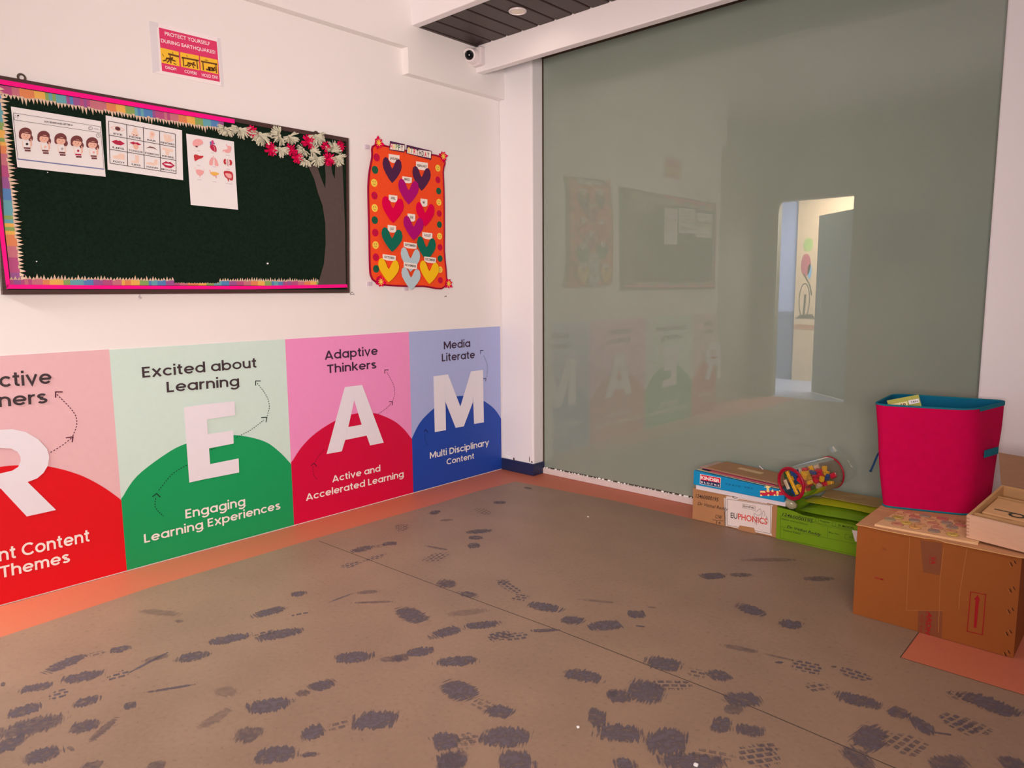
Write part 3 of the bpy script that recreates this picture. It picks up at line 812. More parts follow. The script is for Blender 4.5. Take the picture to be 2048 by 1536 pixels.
pencils(FPXB(-24, 166), FPXB(447, 244), -Z, 74, .037)
pencils(FPXB(21, 560), FPXB(-22, 170), Y, 50, .038)
pencils(FPXB(20, 570), FPXB(637, 571.5), Z, 112, .026, (.45, .60))
b = MB(); a = Art(b, FPXB, X)
for x, y, s_ in ((535, 527, 2.2), (73, 523, 1.6), (95, 345, 1.4)):
    b = MB(); a = Art(b, FPXB, X); a.ell(x, y, s_, s_ * .8, M_PAPER, .0014, 7); b.build('paper_fleck', board)
# clips under the board
p = onx(278, 592, .006); b = MB()
b.tube([p + Vector((.004, 0, .012)), p, p + Vector((.006, -.004, -.012)), p + Vector((.014, .002, -.008))], .004, mat('clear_plastic_hook', (214, 190, 188), .95, .2, .6), 6)
tag(b.build('wall_hook'), 'small clear plastic hook under the lower edge of the notice board', 'hook')
p = onx(703, 588, .004); b = MB(); b.tube([p + Vector((0, -.012, .002)), p + Vector((0, .004, .012)), p + Vector((0, .022, -.002)), p + Vector((0, -.01, -.004))], .0018, M_METAL, 5)
tag(b.build('wire_clip'), 'tiny bent wire clip at the lower right corner of the board', 'clip')
p = onx(889, 593, .0); b = MB(); b.tube([p, p + Vector((.016, 0, .002))], .0022, M_METAL, 6); b.disc(p + Vector((.016, 0, .002)), X, .0045, M_METAL, 8, .0015)
tag(b.build('nail'), 'small dark nail in the wall below the birthday chart', 'nail')

# ---------------------------------------------------------------- tree trunk cut-out on the board
M_TRUNK = mat('brown_card', (80, 62, 57), 0.82, 0.8, 0.1, 0.05, 40)
C3 = crop(onx, 0.031, 400, 200, 3.656)
b = MB()
out_ = [(860, 1355), (905, 1200), (918, 1050), (915, 900), (895, 770), (862, 680), (835, 580), (785, 470), (850, 470), (880, 560), (915, 648), (918, 560), (912, 470), (955, 470), (968, 540), (985, 578), (988, 470), (1040, 470), (1050, 700), (1060, 950), (1066, 1352)]
b.slab([C3(x, y) + X * 0.0005 for x, y in out_][::-1] if True else [], X, 0.0016, M_TRUNK)
tr_ = b.build('tree_cutout')
tag(tr_, 'brown card tree trunk stuck on the right end of the notice board', 'paper tree')

# ---------------------------------------------------------------- fringed paper flowers along the board's upper right
M_CRM = mat('cream_crepe', (190, 172, 146), 0.9, 0.85, 0.1, 0.08, 60)
M_RED = mat('crimson_crepe', (196, 8, 62), 0.85, 0.8, 0.1, 0.12, 60)
CRE = [(180, 232, 50, -90, 'hanging left of the pink tape end'), (290, 240, 54, -90, 'covering the end of the pink tape strip'), (435, 280, 62, -90, 'right of the first crimson flower'), (553, 268, 53, 200, 'in the middle of the garland'), (658, 288, 45, -60, 'just right of the middle of the garland'),
       (580, 378, 48, -80, 'below the middle of the garland'), (848, 288, 50, -70, 'under the right hanger ring'), (736, 374, 39, 220, 'left of the branches of the paper tree'), (828, 375, 46, 0, 'above the fork of the paper tree'),
       (748, 452, 40, -120, 'lowest on the left of the tree top'), (842, 449, 50, -90, 'over the left branch of the paper tree'), (962, 350, 48, 90, 'near the top right corner of the board'), (1000, 440, 44, -60, 'lowest one by the right edge of the board')]
REDS = [(365, 235, 42, 0, 'leftmost red one, between two cream flowers'), (505, 365, 44, 200, 'lowest red one left of the middle'), (655, 365, 42, 160, 'red one right of the low cream flower'), (692, 420, 40, -60, 'red one lowest beside the tree top'),
        (778, 310, 48, 100, 'tall red one under the right hanger ring'), (905, 345, 36, 0, 'red one left of the corner cream flower'), (928, 437, 44, -90, 'red one over the middle branch of the tree'), (1012, 338, 36, 0, 'red one in the top right corner of the board')]


def flower(cx, cy, r, face, m, label, k):
    rr = random.Random(k * 13 + 5)
    c = C3(cx, cy) + X * .004
    R_ = (C3(cx + r, cy) - c).length * .5 + abs((C3(cx, cy + r) - C3(cx, cy)).z) * .5
    b = MB(); n = 52
    fan = m is M_CRM
    pc = c + (Vector((0, -math.cos(math.radians(face)) , -math.sin(math.radians(face)))) * R_ * .45 if fan else Vector((0, 0, 0)))
    for i in range(n):
        if fan: an = math.radians(face + rr.uniform(-105, 105))
        else: an = rr.uniform(0, 2 * math.pi)
        L_ = R_ * (rr.uniform(1.0, 1.45) if fan else rr.uniform(.75, 1.15))
        d = Vector((0, math.cos(an), math.sin(an))); sd = X.cross(d)
        w = R_ * rr.uniform(.06, .10); h = rr.uniform(.004, .030)
        a0 = pc + X * .002; a1 = pc + d * L_ * .55 + X * h; a2 = pc + d * L_ + X * (h * rr.uniform(.5, 1.3))
        tw = X * rr.uniform(-.5, .5) * w
        b.poly([a0 - sd * w * .35, a1 - sd * w - tw, a1 + sd * w + tw, a0 + sd * w * .35], m)
        b.poly([a1 - sd * w - tw, a2 - sd * w * .8 - tw * 1.5, a2 + sd * w * .8 + tw * 1.5, a1 + sd * w + tw], m)
    b.disc(pc + X * .001, X, R_ * .22, m, 10, .008)
    o = b.build('paper_flower', org=c)
    tag(o, label, 'paper flower', 'paper flowers on the notice board')


for k, (x, y, r, f_, w_) in enumerate(CRE): flower(x, y, r, f_, M_CRM, 'cream fringed paper flower ' + w_, k)
for k, (x, y, r, f_, w_) in enumerate(REDS): flower(x, y, r, f_, M_RED, 'crimson paper flower, ' + w_, k + 50)

# ---------------------------------------------------------------- three printed sheets pinned to the board
CS = crop(onx, 0.031, 0, 130, 4.096)
M_HAIR = mat('print_hair', (110, 52, 50), 0.9); M_SKIN = mat('print_skin', (226, 164, 140), 0.92); M_SKIN2 = mat('print_skin_pale', (230, 186, 164), 0.92)
M_LIP = mat('print_lip', (176, 30, 62), 0.9); M_GREYL = mat('print_grey', (170, 150, 150), 0.9); M_BLUEL = mat('print_slate_blue', (104, 104, 140), 0.9)
M_ORG = mat('print_organ_pink', (228, 150, 144), 0.92); M_ORGR = mat('print_organ_red', (186, 48, 52), 0.9); M_ORGY = mat('print_organ_amber', (230, 164, 74), 0.92)


def sheet(fn, corners, curl, label):
    b = MB(); n = 6
    qf = quad(*[fn(*c) for c in corners])
    # gently curling paper: lower edge lifts off the board
    g = [[qf(i / n, j / n) + X * (.0010 + curl * (1 - j / n) ** 2 * .5) for i in range(n + 1)] for j in range(n + 1)]
    vs = [p for r_ in g for p in r_]
    fs = [[j * (n + 1) + i, j * (n + 1) + i + 1, (j + 1) * (n + 1) + i + 1, (j + 1) * (n + 1) + i] for j in range(n) for i in range(n)]
    b.add(vs, fs, M_PAPER)
    b.add([p - X * .0006 for p in vs], [f[::-1] for f in fs], M_PAPER)
    a = Art(b, lambda x, y: fn(x, y) + X * (.0012 + curl * .5), X)
    return b, a


# sheet 1
CG = crop(onx, 0.031, 10, 200, 9.033)
b, a = sheet(CG, [(220, 1215), (1815, 1388), (1732, 385), (105, 118)], .004, '')
IK = M_INK
a.line([(150, 235), (1720, 485), (1728, 600), (1785, 1255), (230, 1075), (150, 360)], .0016, IK, .0004, closed=True); a.line([(150, 235), (160, 360), (1728, 595)], .0016, IK, .0004)
a.line([(228, 1068), (1785, 1252)], .005, M_BLUEL, .0005)
a.text('FIVE SENSES AND LETTER H', 712, 408, 1215, 474, 712, 375, IK, .02, d=.0006)
for x, y in ((185, 285), (215, 300), (190, 318), (225, 325)): a.ell(x, y, 12, 9, M_GREYL, .0006, 8)
a.ell(232, 283, 20, 14, IK, .0008, 8); a.line([(1540 + 35 * math.cos(t), 512 + 28 * math.sin(t)) for t in (k * .6 for k in range(11))], .003, M_GREYL, .0006); a.line([(1605, 520), (1680, 532)], .004, M_GREYL, .0006)
a.line([(1678 + 36 * math.cos(t), 645 + 36 * math.sin(t)) for t in (k * .45 for k in range(15))], .0014, IK, .0006); a.text('7', 1668, 655, 1690, 658, 1668, 625, IK, .02, d=.0008)
for i, (x, y, s_) in enumerate(((375, 620, 1.0), (705, 675, .97), (1010, 715, .95), (1300, 755, .93), (1580, 785, .92))):
    E_ = lambda dx, dy, rx, ry, m_, d_: a.ell(x + dx * s_, y + dy * s_ + dx * s_ * .16, rx * s_, ry * s_, m_, d_, 16)
    P_ = lambda pts, m_, d_: a.poly([(x + u * s_, y + v * s_ + u * s_ * .16) for u, v in pts], m_, d_)
    E_(-12, -15, 118, 105, M_HAIR, .0004); E_(85, 60, 42, 58, M_HAIR, .0004); E_(-85, 45, 45, 55, M_HAIR, .0004); P_([(-125, -10), (100, -10), (125, 60), (-130, 40)], M_HAIR, .00045)
    E_(-5, 30, 88, 70, M_SKIN, .0007); P_([(-98, -30), (90, -30), (86, -12), (-94, -10)], M_HAIR, .0009)
    for ex in (-35, 30): E_(ex, 26, 6, 9, IK, .0010)
    E_(0, 62, 10, 4, M_LIP, .0010)
    P_([(-70, 118), (80, 118), (100, 245), (-60, 245)], M_SKIN2, .0005); P_([(-62, 122), (62, 120), (72, 230), (-40, 240)], M_PAPER, .0008)
    P_([(-42, 240), (75, 228), (78, 258), (-40, 268)], M_LIP if i == 3 else M_HAIR, .0009); P_([(-25, 280), (82, 268), (84, 300), (-22, 312)], M_HAIR, .0007)
    E_(18, 175, 24, 24, (IK, M_SKIN, M_GREYL, M_LIP, M_ORG)[i], .0011)
    if i != 2: P_([(78, 70), (102, 75), (110, 190), (85, 215)], M_SKIN, .0010)
tag(b.build('printed_sheet', org=CS(480, 860)), 'white sheet with five drawn girls, at the left of the notice board', 'printed sheet', 'printed sheets on the notice board')
# sheet 2
b, a = sheet(CS, [(880, 858), (1498, 945), (1490, 535), (865, 412)], .006, '')
TL, TR, BR, BL = (886, 460), (1432, 567), (1440, 890), (898, 805)


def cell(u, v):
    return ((TL[0] * (1 - u) + TR[0] * u) * (1 - v) + (BL[0] * (1 - u) + BR[0] * u) * v, (TL[1] * (1 - u) + TR[1] * u) * (1 - v) + (BL[1] * (1 - u) + BR[1] * u) * v)


for k in range(5): a.line([cell(k / 4, 0), cell(k / 4, 1)] if k in (0, 4) else [cell((.27, .52, .765)[k - 1], 0), cell((.27, .52, .765)[k - 1], 1)], .0028, IK, .0005)
for k in range(4): a.line([cell(0, k / 3), cell(1, k / 3)], .0028, IK, .0005)
us = (0, .27, .52, .765, 1)
for r_, row in enumerate((('EYE', 'NOSE', 'EAR', 'FINGERS'), ('LIPS', 'TONGUE', 'EYEBROW', 'KNEE'), ('FOOT', 'LEG', 'HAND', 'MOUTH'))):
    for c_, t_ in enumerate(row):
        uc = (us[c_] + us[c_ + 1]) / 2; w = min(.105, .022 * len(t_))
        x0, y0 = cell(uc - w, (r_ + .88) / 3); x1, y1 = cell(uc + w, (r_ + .88) / 3); xh, yh = cell(uc - w, (r_ + .76) / 3)
        a.text(t_, x0, y0, x1, y1, xh, yh, IK, .02, d=.0008)
        f = lambda u, v: cell(uc + u * .10, (r_ + .42 + v * .34) / 3)
        ppoly = lambda pts, m_, d_=.0006: a.poly([f(*p) for p in pts], m_, d_)
        circ = lambda u, v, ru, rv, m_, d_=.0008: a.poly([f(u + ru * math.cos(t), v + rv * math.sin(t)) for t in (k * math.pi / 9 for k in range(18))], m_, d_)
        lens = [(-1, 0), (-.5, -.45), (0, -.6), (.5, -.45), (1, 0), (.5, .45), (0, .6), (-.5, .45)]
        if t_ == 'EYE': ppoly([(p * 1.1, q * .8) for p, q in lens], M_SKIN); ppoly([(p * .95, q * .62) for p, q in lens], M_PAPER, .0008); circ(0, 0, .42, .42, M_HAIR, .0010); circ(0, 0, .2, .2, IK, .0012)
        elif t_ == 'NOSE': ppoly([(-.1, -.9), (.15, -.9), (.55, .6), (.3, .9), (-.3, .9), (-.6, .6)], M_SKIN2); circ(-.2, .7, .12, .1, M_HAIR); circ(.2, .7, .12, .1, M_HAIR)
        elif t_ == 'EAR': circ(.1, -.3, .4, .6, M_SKIN2); circ(0, .4, .3, .5, M_SKIN2, .0007); circ(.1, -.2, .2, .3, M_SKIN, .0010)
        elif t_ == 'FINGERS':
            circ(0, .4, .5, .5, M_SKIN2)
            for q in range(4): ppoly([(-.5 + q * .26, .3), (-.6 + q * .32, -.75), (-.38 + q * .32, -.8), (-.26 + q * .26, .3)], M_SKIN2, .0007)
            ppoly([(.35, .4), (.85, -.1), (.95, .1), (.5, .7)], M_SKIN2, .0007)
        elif t_ == 'LIPS': ppoly([(-1, 0), (-.3, -.5), (0, -.35), (.3, -.5), (1, 0), (.4, .5), (-.4, .5)], M_LIP); ppoly([(-.8, 0), (.8, 0), (0, .07)], M_HAIR, .0009)
        elif t_ == 'TONGUE': ppoly([(-.9, -.4), (-.3, -.8), (0, -.65), (.3, -.8), (.9, -.4), (0, 0)], M_LIP); circ(.05, .2, .4, .6, M_SKIN)
        elif t_ == 'EYEBROW': ppoly([(-.9, .1), (-.3, -.4), (.3, -.35), (.9, .2), (.3, -.1), (-.3, -.1)], M_HAIR)
        elif t_ == 'KNEE': ppoly([(-.8, -.7), (.8, -.6), (.8, -.1), (.2, 0), (.1, .9), (-.3, .9), (-.4, -.1), (-.8, -.2)], M_SKIN2)
        elif t_ == 'FOOT': ppoly([(-.9, 0), (-.2, -.2), (.2, -.7), (.9, -.7), (.9, .5), (-.8, .6)], M_SKIN2)
        elif t_ == 'LEG': ppoly([(-.1, -.9), (.5, -.9), (.4, .8), (-.7, .8), (-.7, .5), (-.1, .3)], M_SKIN2)
        elif t_ == 'HAND': ppoly([(-.9, .3), (-.2, .1), (.2, .2), (.4, -.7), (.8, -.7), (.8, .4), (.1, .75), (-.9, .65)], M_SKIN2)
        else: ppoly([(-1, 0), (-.3, -.7), (0, -.5), (.3, -.7), (1, 0), (.4, .7), (-.4, .7)], M_LIP); ppoly([(p * .7, q * .35) for p, q in lens], M_PAPER, .0009)
tag(b.build('printed_sheet', org=CS(1190, 900)), 'white sheet with a grid of body parts, in the middle of the three sheets', 'printed sheet', 'printed sheets on the notice board')
# sheet 3
CO = crop(onx, 0.031, 360, 260, 9.038)
b, a = sheet(CO, [(190, 1355), (1043, 1442), (972, 210), (110, 65)], .006, '')
a.poly(smooth_pts([(220, 230), (260, 175), (340, 165), (400, 200), (408, 250), (360, 275), (300, 300), (235, 285)], 3, True), M_ORG); a.poly([(255, 290), (315, 290), (308, 320), (280, 312)], M_HAIR, .0008)
a.poly(smooth_pts([(535, 290), (580, 262), (630, 290), (652, 340), (645, 398), (590, 380), (545, 335)], 3, True), M_LIP, .0008); a.poly([(560, 190), (595, 190), (610, 250), (560, 265)], mat('print_magenta', (196, 60, 110), .9), .0010); a.poly([(530, 215), (560, 205), (560, 270), (540, 300)], M_BLUEL, .0006); a.poly([(600, 235), (622, 232), (618, 262), (600, 262)], M_BLUEL, .0006); a.line([(590, 290), (615, 320), (622, 380)], .003, M_ORG, .0012)
a.poly(smooth_pts([(830, 245), (845, 290), (880, 290), (918, 310), (915, 370), (880, 415), (820, 410), (785, 380), (770, 405), (765, 365), (800, 355), (850, 345), (845, 310), (825, 280)], 3, True), M_ORG)
a.poly(smooth_pts([(245, 455), (290, 445), (350, 468), (415, 470), (390, 510), (330, 530), (265, 562), (248, 510)], 3, True), M_ORGR)
a.poly(smooth_pts([(575, 490), (590, 540), (582, 635), (525, 630), (525, 560)], 3, True), M_ORG); a.poly(smooth_pts([(615, 500), (660, 550), (688, 645), (660, 655), (622, 640), (618, 560)], 3, True), M_ORG); a.line([(598, 470), (600, 540)], .003, M_ORG, .0008)
a.poly(smooth_pts([(790, 530), (825, 535), (815, 575), (828, 615), (800, 622), (778, 580)], 3, True), M_ORGR); a.poly(smooth_pts([(880, 545), (915, 545), (935, 590), (920, 640), (885, 630), (895, 590)], 3, True), M_ORGR); a.line([(845, 530), (850, 650)], .004, M_GREYL, .0008); a.line([(860, 535), (864, 655)], .004, M_ORG, .0008); a.line([(825, 580), (885, 590)], .003, M_ORG, .0009)
a.poly(smooth_pts([(280, 730), (340, 715), (415, 745), (415, 790), (360, 830), (300, 795)], 3, True), M_ORG); a.line([(352, 825), (354, 855)], .003, M_ORG); a.line([(255, 675), (285, 725)], .0015, M_ORG); a.line([(430, 705), (415, 745)], .0015, M_ORG)
a.poly(smooth_pts([(545, 775), (600, 758), (695, 785), (685, 810), (620, 825), (570, 810)], 3, True), M_ORGY, .0008); a.line([(530, 730), (545, 785), (600, 825), (645, 840), (648, 870)], .005, M_ORG, .0006)
a.poly(smooth_pts([(790, 745), (935, 765), (948, 905), (900, 910), (880, 885), (865, 940), (845, 880), (800, 840)], 3, True), M_ORGR, .0006); a.poly(smooth_pts([(812, 785), (915, 800), (920, 870), (870, 870), (825, 830)], 3, True), M_ORG, .0009)
for x0, y0, x1 in ((305, 375, 355), (560, 415, 600), (820, 455, 890), (300, 640, 355), (580, 665, 635), (830, 705, 890), (305, 895, 380), (585, 935, 650), (820, 965, 940)): a.line([(x0, y0), (x1, y0 + (x1 - x0) * .12)], .0018, M_GREYL, .0006)
tag(b.build('printed_sheet', org=CS(1750, 1165)), 'white sheet with drawings of inner organs, rightmost of the three', 'printed sheet', 'printed sheets on the notice board')

# ---------------------------------------------------------------- birthday chart
C4 = crop(onx, 0.020, 710, 260, 4.518)
M_OFELT = mat('orange_felt', (246, 72, 34), 0.9, 0.9, 0.05, 0.06, 60, 0.1, 400)
M_BRAID = mat('maroon_braid', (140, 8, 44), 0.85, 0.8, 0.1, 0.1, 80)
HC = dict(plum=mat('felt_plum', (76, 34, 62), .85, .9, .05), violet=mat('felt_violet', (164, 16, 96), .88, .9, .05), crimson=mat('felt_crimson', (210, 4, 62), .88, .9, .05), green=mat('felt_green', (22, 92, 72), .85, .9, .05), grey=mat('felt_grey_blue', (174, 178, 178), .9, .9, .05), yellow=mat('felt_yellow', (252, 172, 26), .92, .9, .05))
M_SMY = mat('smiley_yellow', (248, 186, 70), .92, .8, .1); M_TAG = mat('tag_paper', (236, 206, 190), .92, .7, .1)
chart = thing('birthday_chart', C4(470, 1420) - X * .02, 'orange felt birthday chart with twelve felt hearts, on the white wall', 'chart')
edge_ = smooth_pts([(185, 135), (155, 250), (128, 400), (120, 560), (128, 900), (135, 1250), (150, 1330), (175, 1362), (240, 1396), (430, 1410), (620, 1412), (815, 1412), (806, 1100), (806, 900), (804, 600), (796, 380), (790, 250), (480, 192)], 4, True)
b = MB(); b.slab([C4(x, y) - X * .004 for x, y in edge_], X, 0.004, M_OFELT) if False else b.slab([C4(x, y) - X * .004 for x, y in edge_], X, 0.004, M_OFELT)
b.build('felt_sheet', chart)
b = MB(); b.tube([C4(x, y) - X * .001 for x, y in edge_], .0062, M_BRAID, 6, closed=True); b.build('border_braid', chart)
# little stand-offs that hold it off the wall
for k, (x, y) in enumerate(((118, 150), (790, 320), (140, 1390), (470, 1435))):
    b = MB(); p = C4(x, y); b.box((0.0005, p.y - .012, p.z - .012), (0.0165, p.y + .012, p.z + .012), mat('mounting_tape', (196, 166, 170), .9, .4)); b.build('mounting_pad', chart)
HEARTS = [('JANUARY', 248, 420, 243, 488, 'plum', (303, 216, 402, 300)), ('FEBRUARY', 515, 680, 325, 558, 'plum', (548, 283, 655, 365)), ('MARCH', 385, 570, 440, 682, 'violet', (422, 418, 508, 482)),
          ('APRIL', 235, 433, 598, 852, 'crimson', (298, 585, 376, 655)), ('MAY', 540, 708, 650, 882, 'crimson', (582, 620, 645, 695)), ('JUNE', 425, 608, 775, 1005, 'violet', (463, 755, 533, 830)),
          ('JULY', 225, 415, 880, 1110, 'green', (282, 858, 358, 930)), ('AUGUST', 545, 713, 960, 1190, 'green', (592, 922, 684, 990)), ('SEPTEMBER', 395, 570, 1060, 1290, 'grey', (422, 1012, 540, 1075)),
          ('OCTOBER', 190, 378, 1158, 1385, 'yellow', (230, 1122, 350, 1185)), ('NOVEMBER', 397, 570, 1240, 1452, 'grey', (418, 1195, 540, 1258)), ('DECEMBER', 562, 733, 1180, 1400, 'yellow', (602, 1143, 708, 1205))]
hs = [(0, -.5), (.16, -.36), (.33, -.16), (.46, .04), (.5, .22), (.46, .40), (.36, .49), (.24, .46), (.15, .33), (.07, .15), (0, .06)]
hs = hs + [(-u, v) for u, v in hs[::-1][1:-1]]
for i, (nm, x0, x1, y0, y1, c_, tg) in enumerate(HEARTS):
    cx, cy = (x0 + x1) / 2, (y0 + y1) / 2; w, hgt = x1 - x0, (y1 - y0) * .93
    b = MB(); lay = .0012 + .0024 * i
    pts = [C4(cx + u * w, cy - v * hgt + u * w * .16) + X * lay for u, v in hs]
    b.slab(pts[::-1] if (pts[1] - pts[0]).cross(pts[2] - pts[1]).x < 0 else pts, X, .0016, HC[c_])
    ho = b.build('heart', chart); ho['label'] = {'plum': 'dark plum felt heart', 'violet': 'violet felt heart', 'crimson': 'crimson felt heart', 'green': 'dark green felt heart', 'grey': 'grey-blue felt heart', 'yellow': 'yellow felt heart'}[c_]
    t0, t1, t2, t3 = tg; s_ = (t2 - t0) * .14
    b = MB(); a = Art(b, lambda x, y: C4(x, y) + X * (lay + .0002), X)
    tw = (t2 - t0)
    a.poly([(t0, t1), (t2, t1 + s_), (t2 - tw * .02, t1 + s_ + (t3 - t1) * .72), (t2 - tw * .28, t3), (t0 + tw * .30, t3 - s_ * .3), (t0, t1 + (t3 - t1) * .66)], M_TAG, .0)
    lw = min(.42, .055 * len(nm)) * tw
    ccx = (t0 + t2) / 2; by = t1 + (t3 - t1) * .62
    a.text(nm, ccx - lw, by - lw * .10, ccx + lw, by + lw * .18, ccx - lw, by - 26, M_INK, .02, d=.0008)
    b.build('name_tag', ho)
SM = [(195, 248, 'c'), (180, 360, 'g'), (172, 478, 'y'), (175, 593, 'c'), (177, 705, 'y'), (178, 815, 'g'), (182, 928, 'c'), (185, 1040, 'y'), (188, 1150, 'c'), (190, 1255, 'g'), (218, 1355, 'c'),
      (748, 345, 'y'), (748, 450, 'c'), (755, 552, 'g'), (757, 653, 'y'), (760, 755, 'c'), (762, 855, 'g'), (763, 960, 'y'), (767, 1060, 'c'), (768, 1162, 'g'), (768, 1262, 'y'), (770, 1358, 'c')]
SMM = dict(c=mat('smiley_crimson', (190, 12, 56), .85, .8, .1), g=mat('smiley_green', (26, 84, 58), .85, .8, .1), y=M_SMY)
for x, y, c_ in SM:
    b = MB(); c = C4(x, y); r = .0245 if x < 400 else .0225
    b.disc(c + X * .0006, X, r, SMM[c_], 22, .0012)
    a = Art(b, lambda u, v: c + Vector((.0020, u * r, v * r)), X)
    for ex in (-.38, .30): a.ell(ex, .28, .10, .17, M_INK, .0, 10)
    a.line([(-.42, -.20), (-.2, -.42), (.08, -.46), (.34, -.26)], .0022, M_INK, .0001)
    so = b.build('smiley', chart); so['label'] = {'c': 'crimson smiley face', 'g': 'dark green smiley face', 'y': 'yellow smiley face'}[c_]
for nm, pts, cols in (('HAPPY', [(312, 100), (445, 130), (442, 205), (306, 180)], 'rygbk'), ('BIRTHDAY', [(462, 135), (688, 190), (684, 272), (460, 212)], 'ygrkkkrk')):
    b = MB(); b.slab([C4(x, y) + X * .004 for x, y in pts][::-1], X, .002, HC['plum'])
    a = Art(b, lambda x, y: C4(x, y) + X * .0064, X)
    ix = sum(p[0] for p in pts) / 4; iy = sum(p[1] for p in pts) / 4
    a.poly([(ix + (x - ix) * .95, iy + (y - iy) * (.78 if y > iy else .55)) for x, y in pts], M_TAG, .0)
    cm = dict(r=HC['crimson'], y=M_SMY, g=mat('title_green', (120, 150, 80), .9), b=HC['green'], k=M_INK)
    n = len(nm); (ax, ay), (bx, by) = pts[3], pts[2]; hx = pts[0][1]
    for i, ch in enumerate(nm):
        u0 = .06 + .88 * i / n; u1 = .06 + .88 * (i + .74) / n
        yb = lambda u: ay + (by - ay) * u - 14
        if ch == 'I': u0 += .02; u1 -= .035
        a.text(ch, ax + (bx - ax) * u0, yb(u0), ax + (bx - ax) * u1, yb(u1), ax + (bx - ax) * u0, yb(u0) - 48, cm[cols[i]], .02, d=.0006)
    b.build('title_label', chart)
for x, y, f_ in ((203, 118, 60), (786, 240, 90), (222, 1372, 200), (835, 1388, 20)):
    b = MB(); c = C4(x, y) + X * .003
    for k in range(7):
        an = k * 2 * math.pi / 7 + f_; d = Vector((0, math.cos(an), math.sin(an))); sd = X.cross(d); L_ = .046 if k % 2 else .036
        b.poly([c, c + d * L_ * .6 - sd * .013 + X * .007, c + d * L_ + X * .012, c + d * L_ * .6 + sd * .013 + X * .007], HC['crimson'])
    for k in range(8):
        an = k * 2 * math.pi / 8 + .3; d = Vector((0, math.cos(an), math.sin(an))); sd = X.cross(d)
        b.poly([c + X * .009 - sd * .003, c + d * .022 + X * .012 - sd * .0025, c + d * .022 + X * .012 + sd * .0025, c + X * .009 + sd * .003], M_SMY)
    b.build('corner_flower', chart)

# ---------------------------------------------------------------- security camera and downlight
M_CAMW = mat('camera_white', (214, 188, 182), 0.92, 0.35, 0.4, 0.01); M_BLK = mat('gloss_black', (14, 14, 16), 0.9, 0.12, 0.6)
sc_ = thing('security_camera', (0.085, 3.770, 2.955), 'white dome security camera on the beam in the upper corner', 'security camera')
b = MB(); b.box((0.022, 3.722, 2.962), (0.150, 3.7695, 3.084), M_CAMW, bev=.008); b.build('junction_box', sc_)
dirn = Vector((.50, -.82, -.28)).normalized(); hc = Vector((0.078, 3.690, 3.028))


def lathe(b, c, ax, prof, m, seg=28):
    ax = ax.normalized(); u = ax.orthogonal().normalized(); w = ax.cross(u)
    vs = []; fs = []
    for r, h in prof:
        for k in range(seg):
            t = 2 * math.pi * k / seg; vs.append(c + ax * h + (u * math.cos(t) + w * math.sin(t)) * r)
    for i in range(len(prof) - 1):
        for k in range(seg): fs.append([i * seg + k, i * seg + (k + 1) % seg, (i + 1) * seg + (k + 1) % seg, (i + 1) * seg + k])
    fs.append([k for k in range(seg)][::-1]); fs.append([(len(prof) - 1) * seg + k for k in range(seg)])
    b.add(vs, fs, m)


b = MB(); lathe(b, Vector((0.083, 3.724, 3.024)), -Y, [(.052, 0), (.052, .010), (.047, .020)], M_CAMW)
lathe(b, hc - dirn * .02, dirn, [(.030, -.018), (.042, -.004), (.047, .012), (.047, .034), (.044, .040), (.034, .041), (.033, .034)], M_CAMW); b.build('housing', sc_, smooth=False)
b = MB(); lathe(b, hc + dirn * .014, dirn, [(.031, 0), (.031, .003), (.020, .007)], M_BLK); lathe(b, hc + dirn * .0212, dirn, [(.004, 0), (.003, .0012)], M_SPECK, 10); b.build('lens', sc_)
dl = thing('downlight', (0.716, 3.476, 3.080), 'small round white downlight in the dark slatted ceiling', 'ceiling light')
b = MB(); lathe(b, Vector((0.716, 3.476, 3.106)), -Z, [(.050, 0), (.056, .006), (.054, .012), (.044, .014), (.042, .008)], M_CAMW); b.build('rim', dl)
b = MB(); lathe(b, Vector((0.716, 3.476, 3.105)), -Z, [(.043, 0), (.043, .008), (.030, .011)], mat('downlight_diffuser', (232, 206, 180), .95, .4)); b.build('diffuser', dl)

# ---------------------------------------------------------------- doorway fittings seen mirrored in the glass
M_DOORG = mat('door_glass_frame', (70, 66, 60), .8, .3, .5)
b = MB(); b.slab([Vector((.915, -1.0, .01)), Vector((.30, -1.55, .01)), Vector((.292, -1.538, .01)), Vector((.905, -.988, .01))][::-1], Z, DH - .16, mat('door_leaf', (100, 100, 84), .9, .25, .5))
dr = struct(b.build('door_1'))
b = MB(); b.tube([(.46, -1.39, .85), (.44, -1.36, .88), (.44, -1.36, 1.37), (.46, -1.39, 1.4)], .011, mat('bright_steel', (205, 200, 196), .95, .2, .6, metal=.6), 8)
h_ = b.build('door_handle', org=(.46, -1.39, .85)); ORG[dr.name] = Vector(dr.location); h_.parent = dr; h_.location = Vector((.46, -1.39, .85)) - ORG[dr.name]
b = MB()
for lo, hi in (((DX0 - .02, YB, 0), (DX0 + .012, YB + .015, DH)), ((DX0, YB, DH), (DX1, YB + .015, DH + .02))): b.box(lo, hi, mat('door_trim', (196, 186, 172), .9, .4))
struct(b.build('trim_7'))
b = MB(); a = Art(b, lambda x, y: Vector((-.43 + (x - .42) * .6, -2.698, y)), Y)
a.ell(.66, 1.75, .12, .17, mat('mural_red', (200, 90, 100), .9)); a.ell(.76, 1.66, .05, .11, mat('mural_blue', (110, 170, 210), .9)); a.ell(.70, 2.05, .12, .10, mat('mural_lime', (180, 190, 110), .9))
M_MUR = mat('mural_dark', (86, 76, 62), .85)
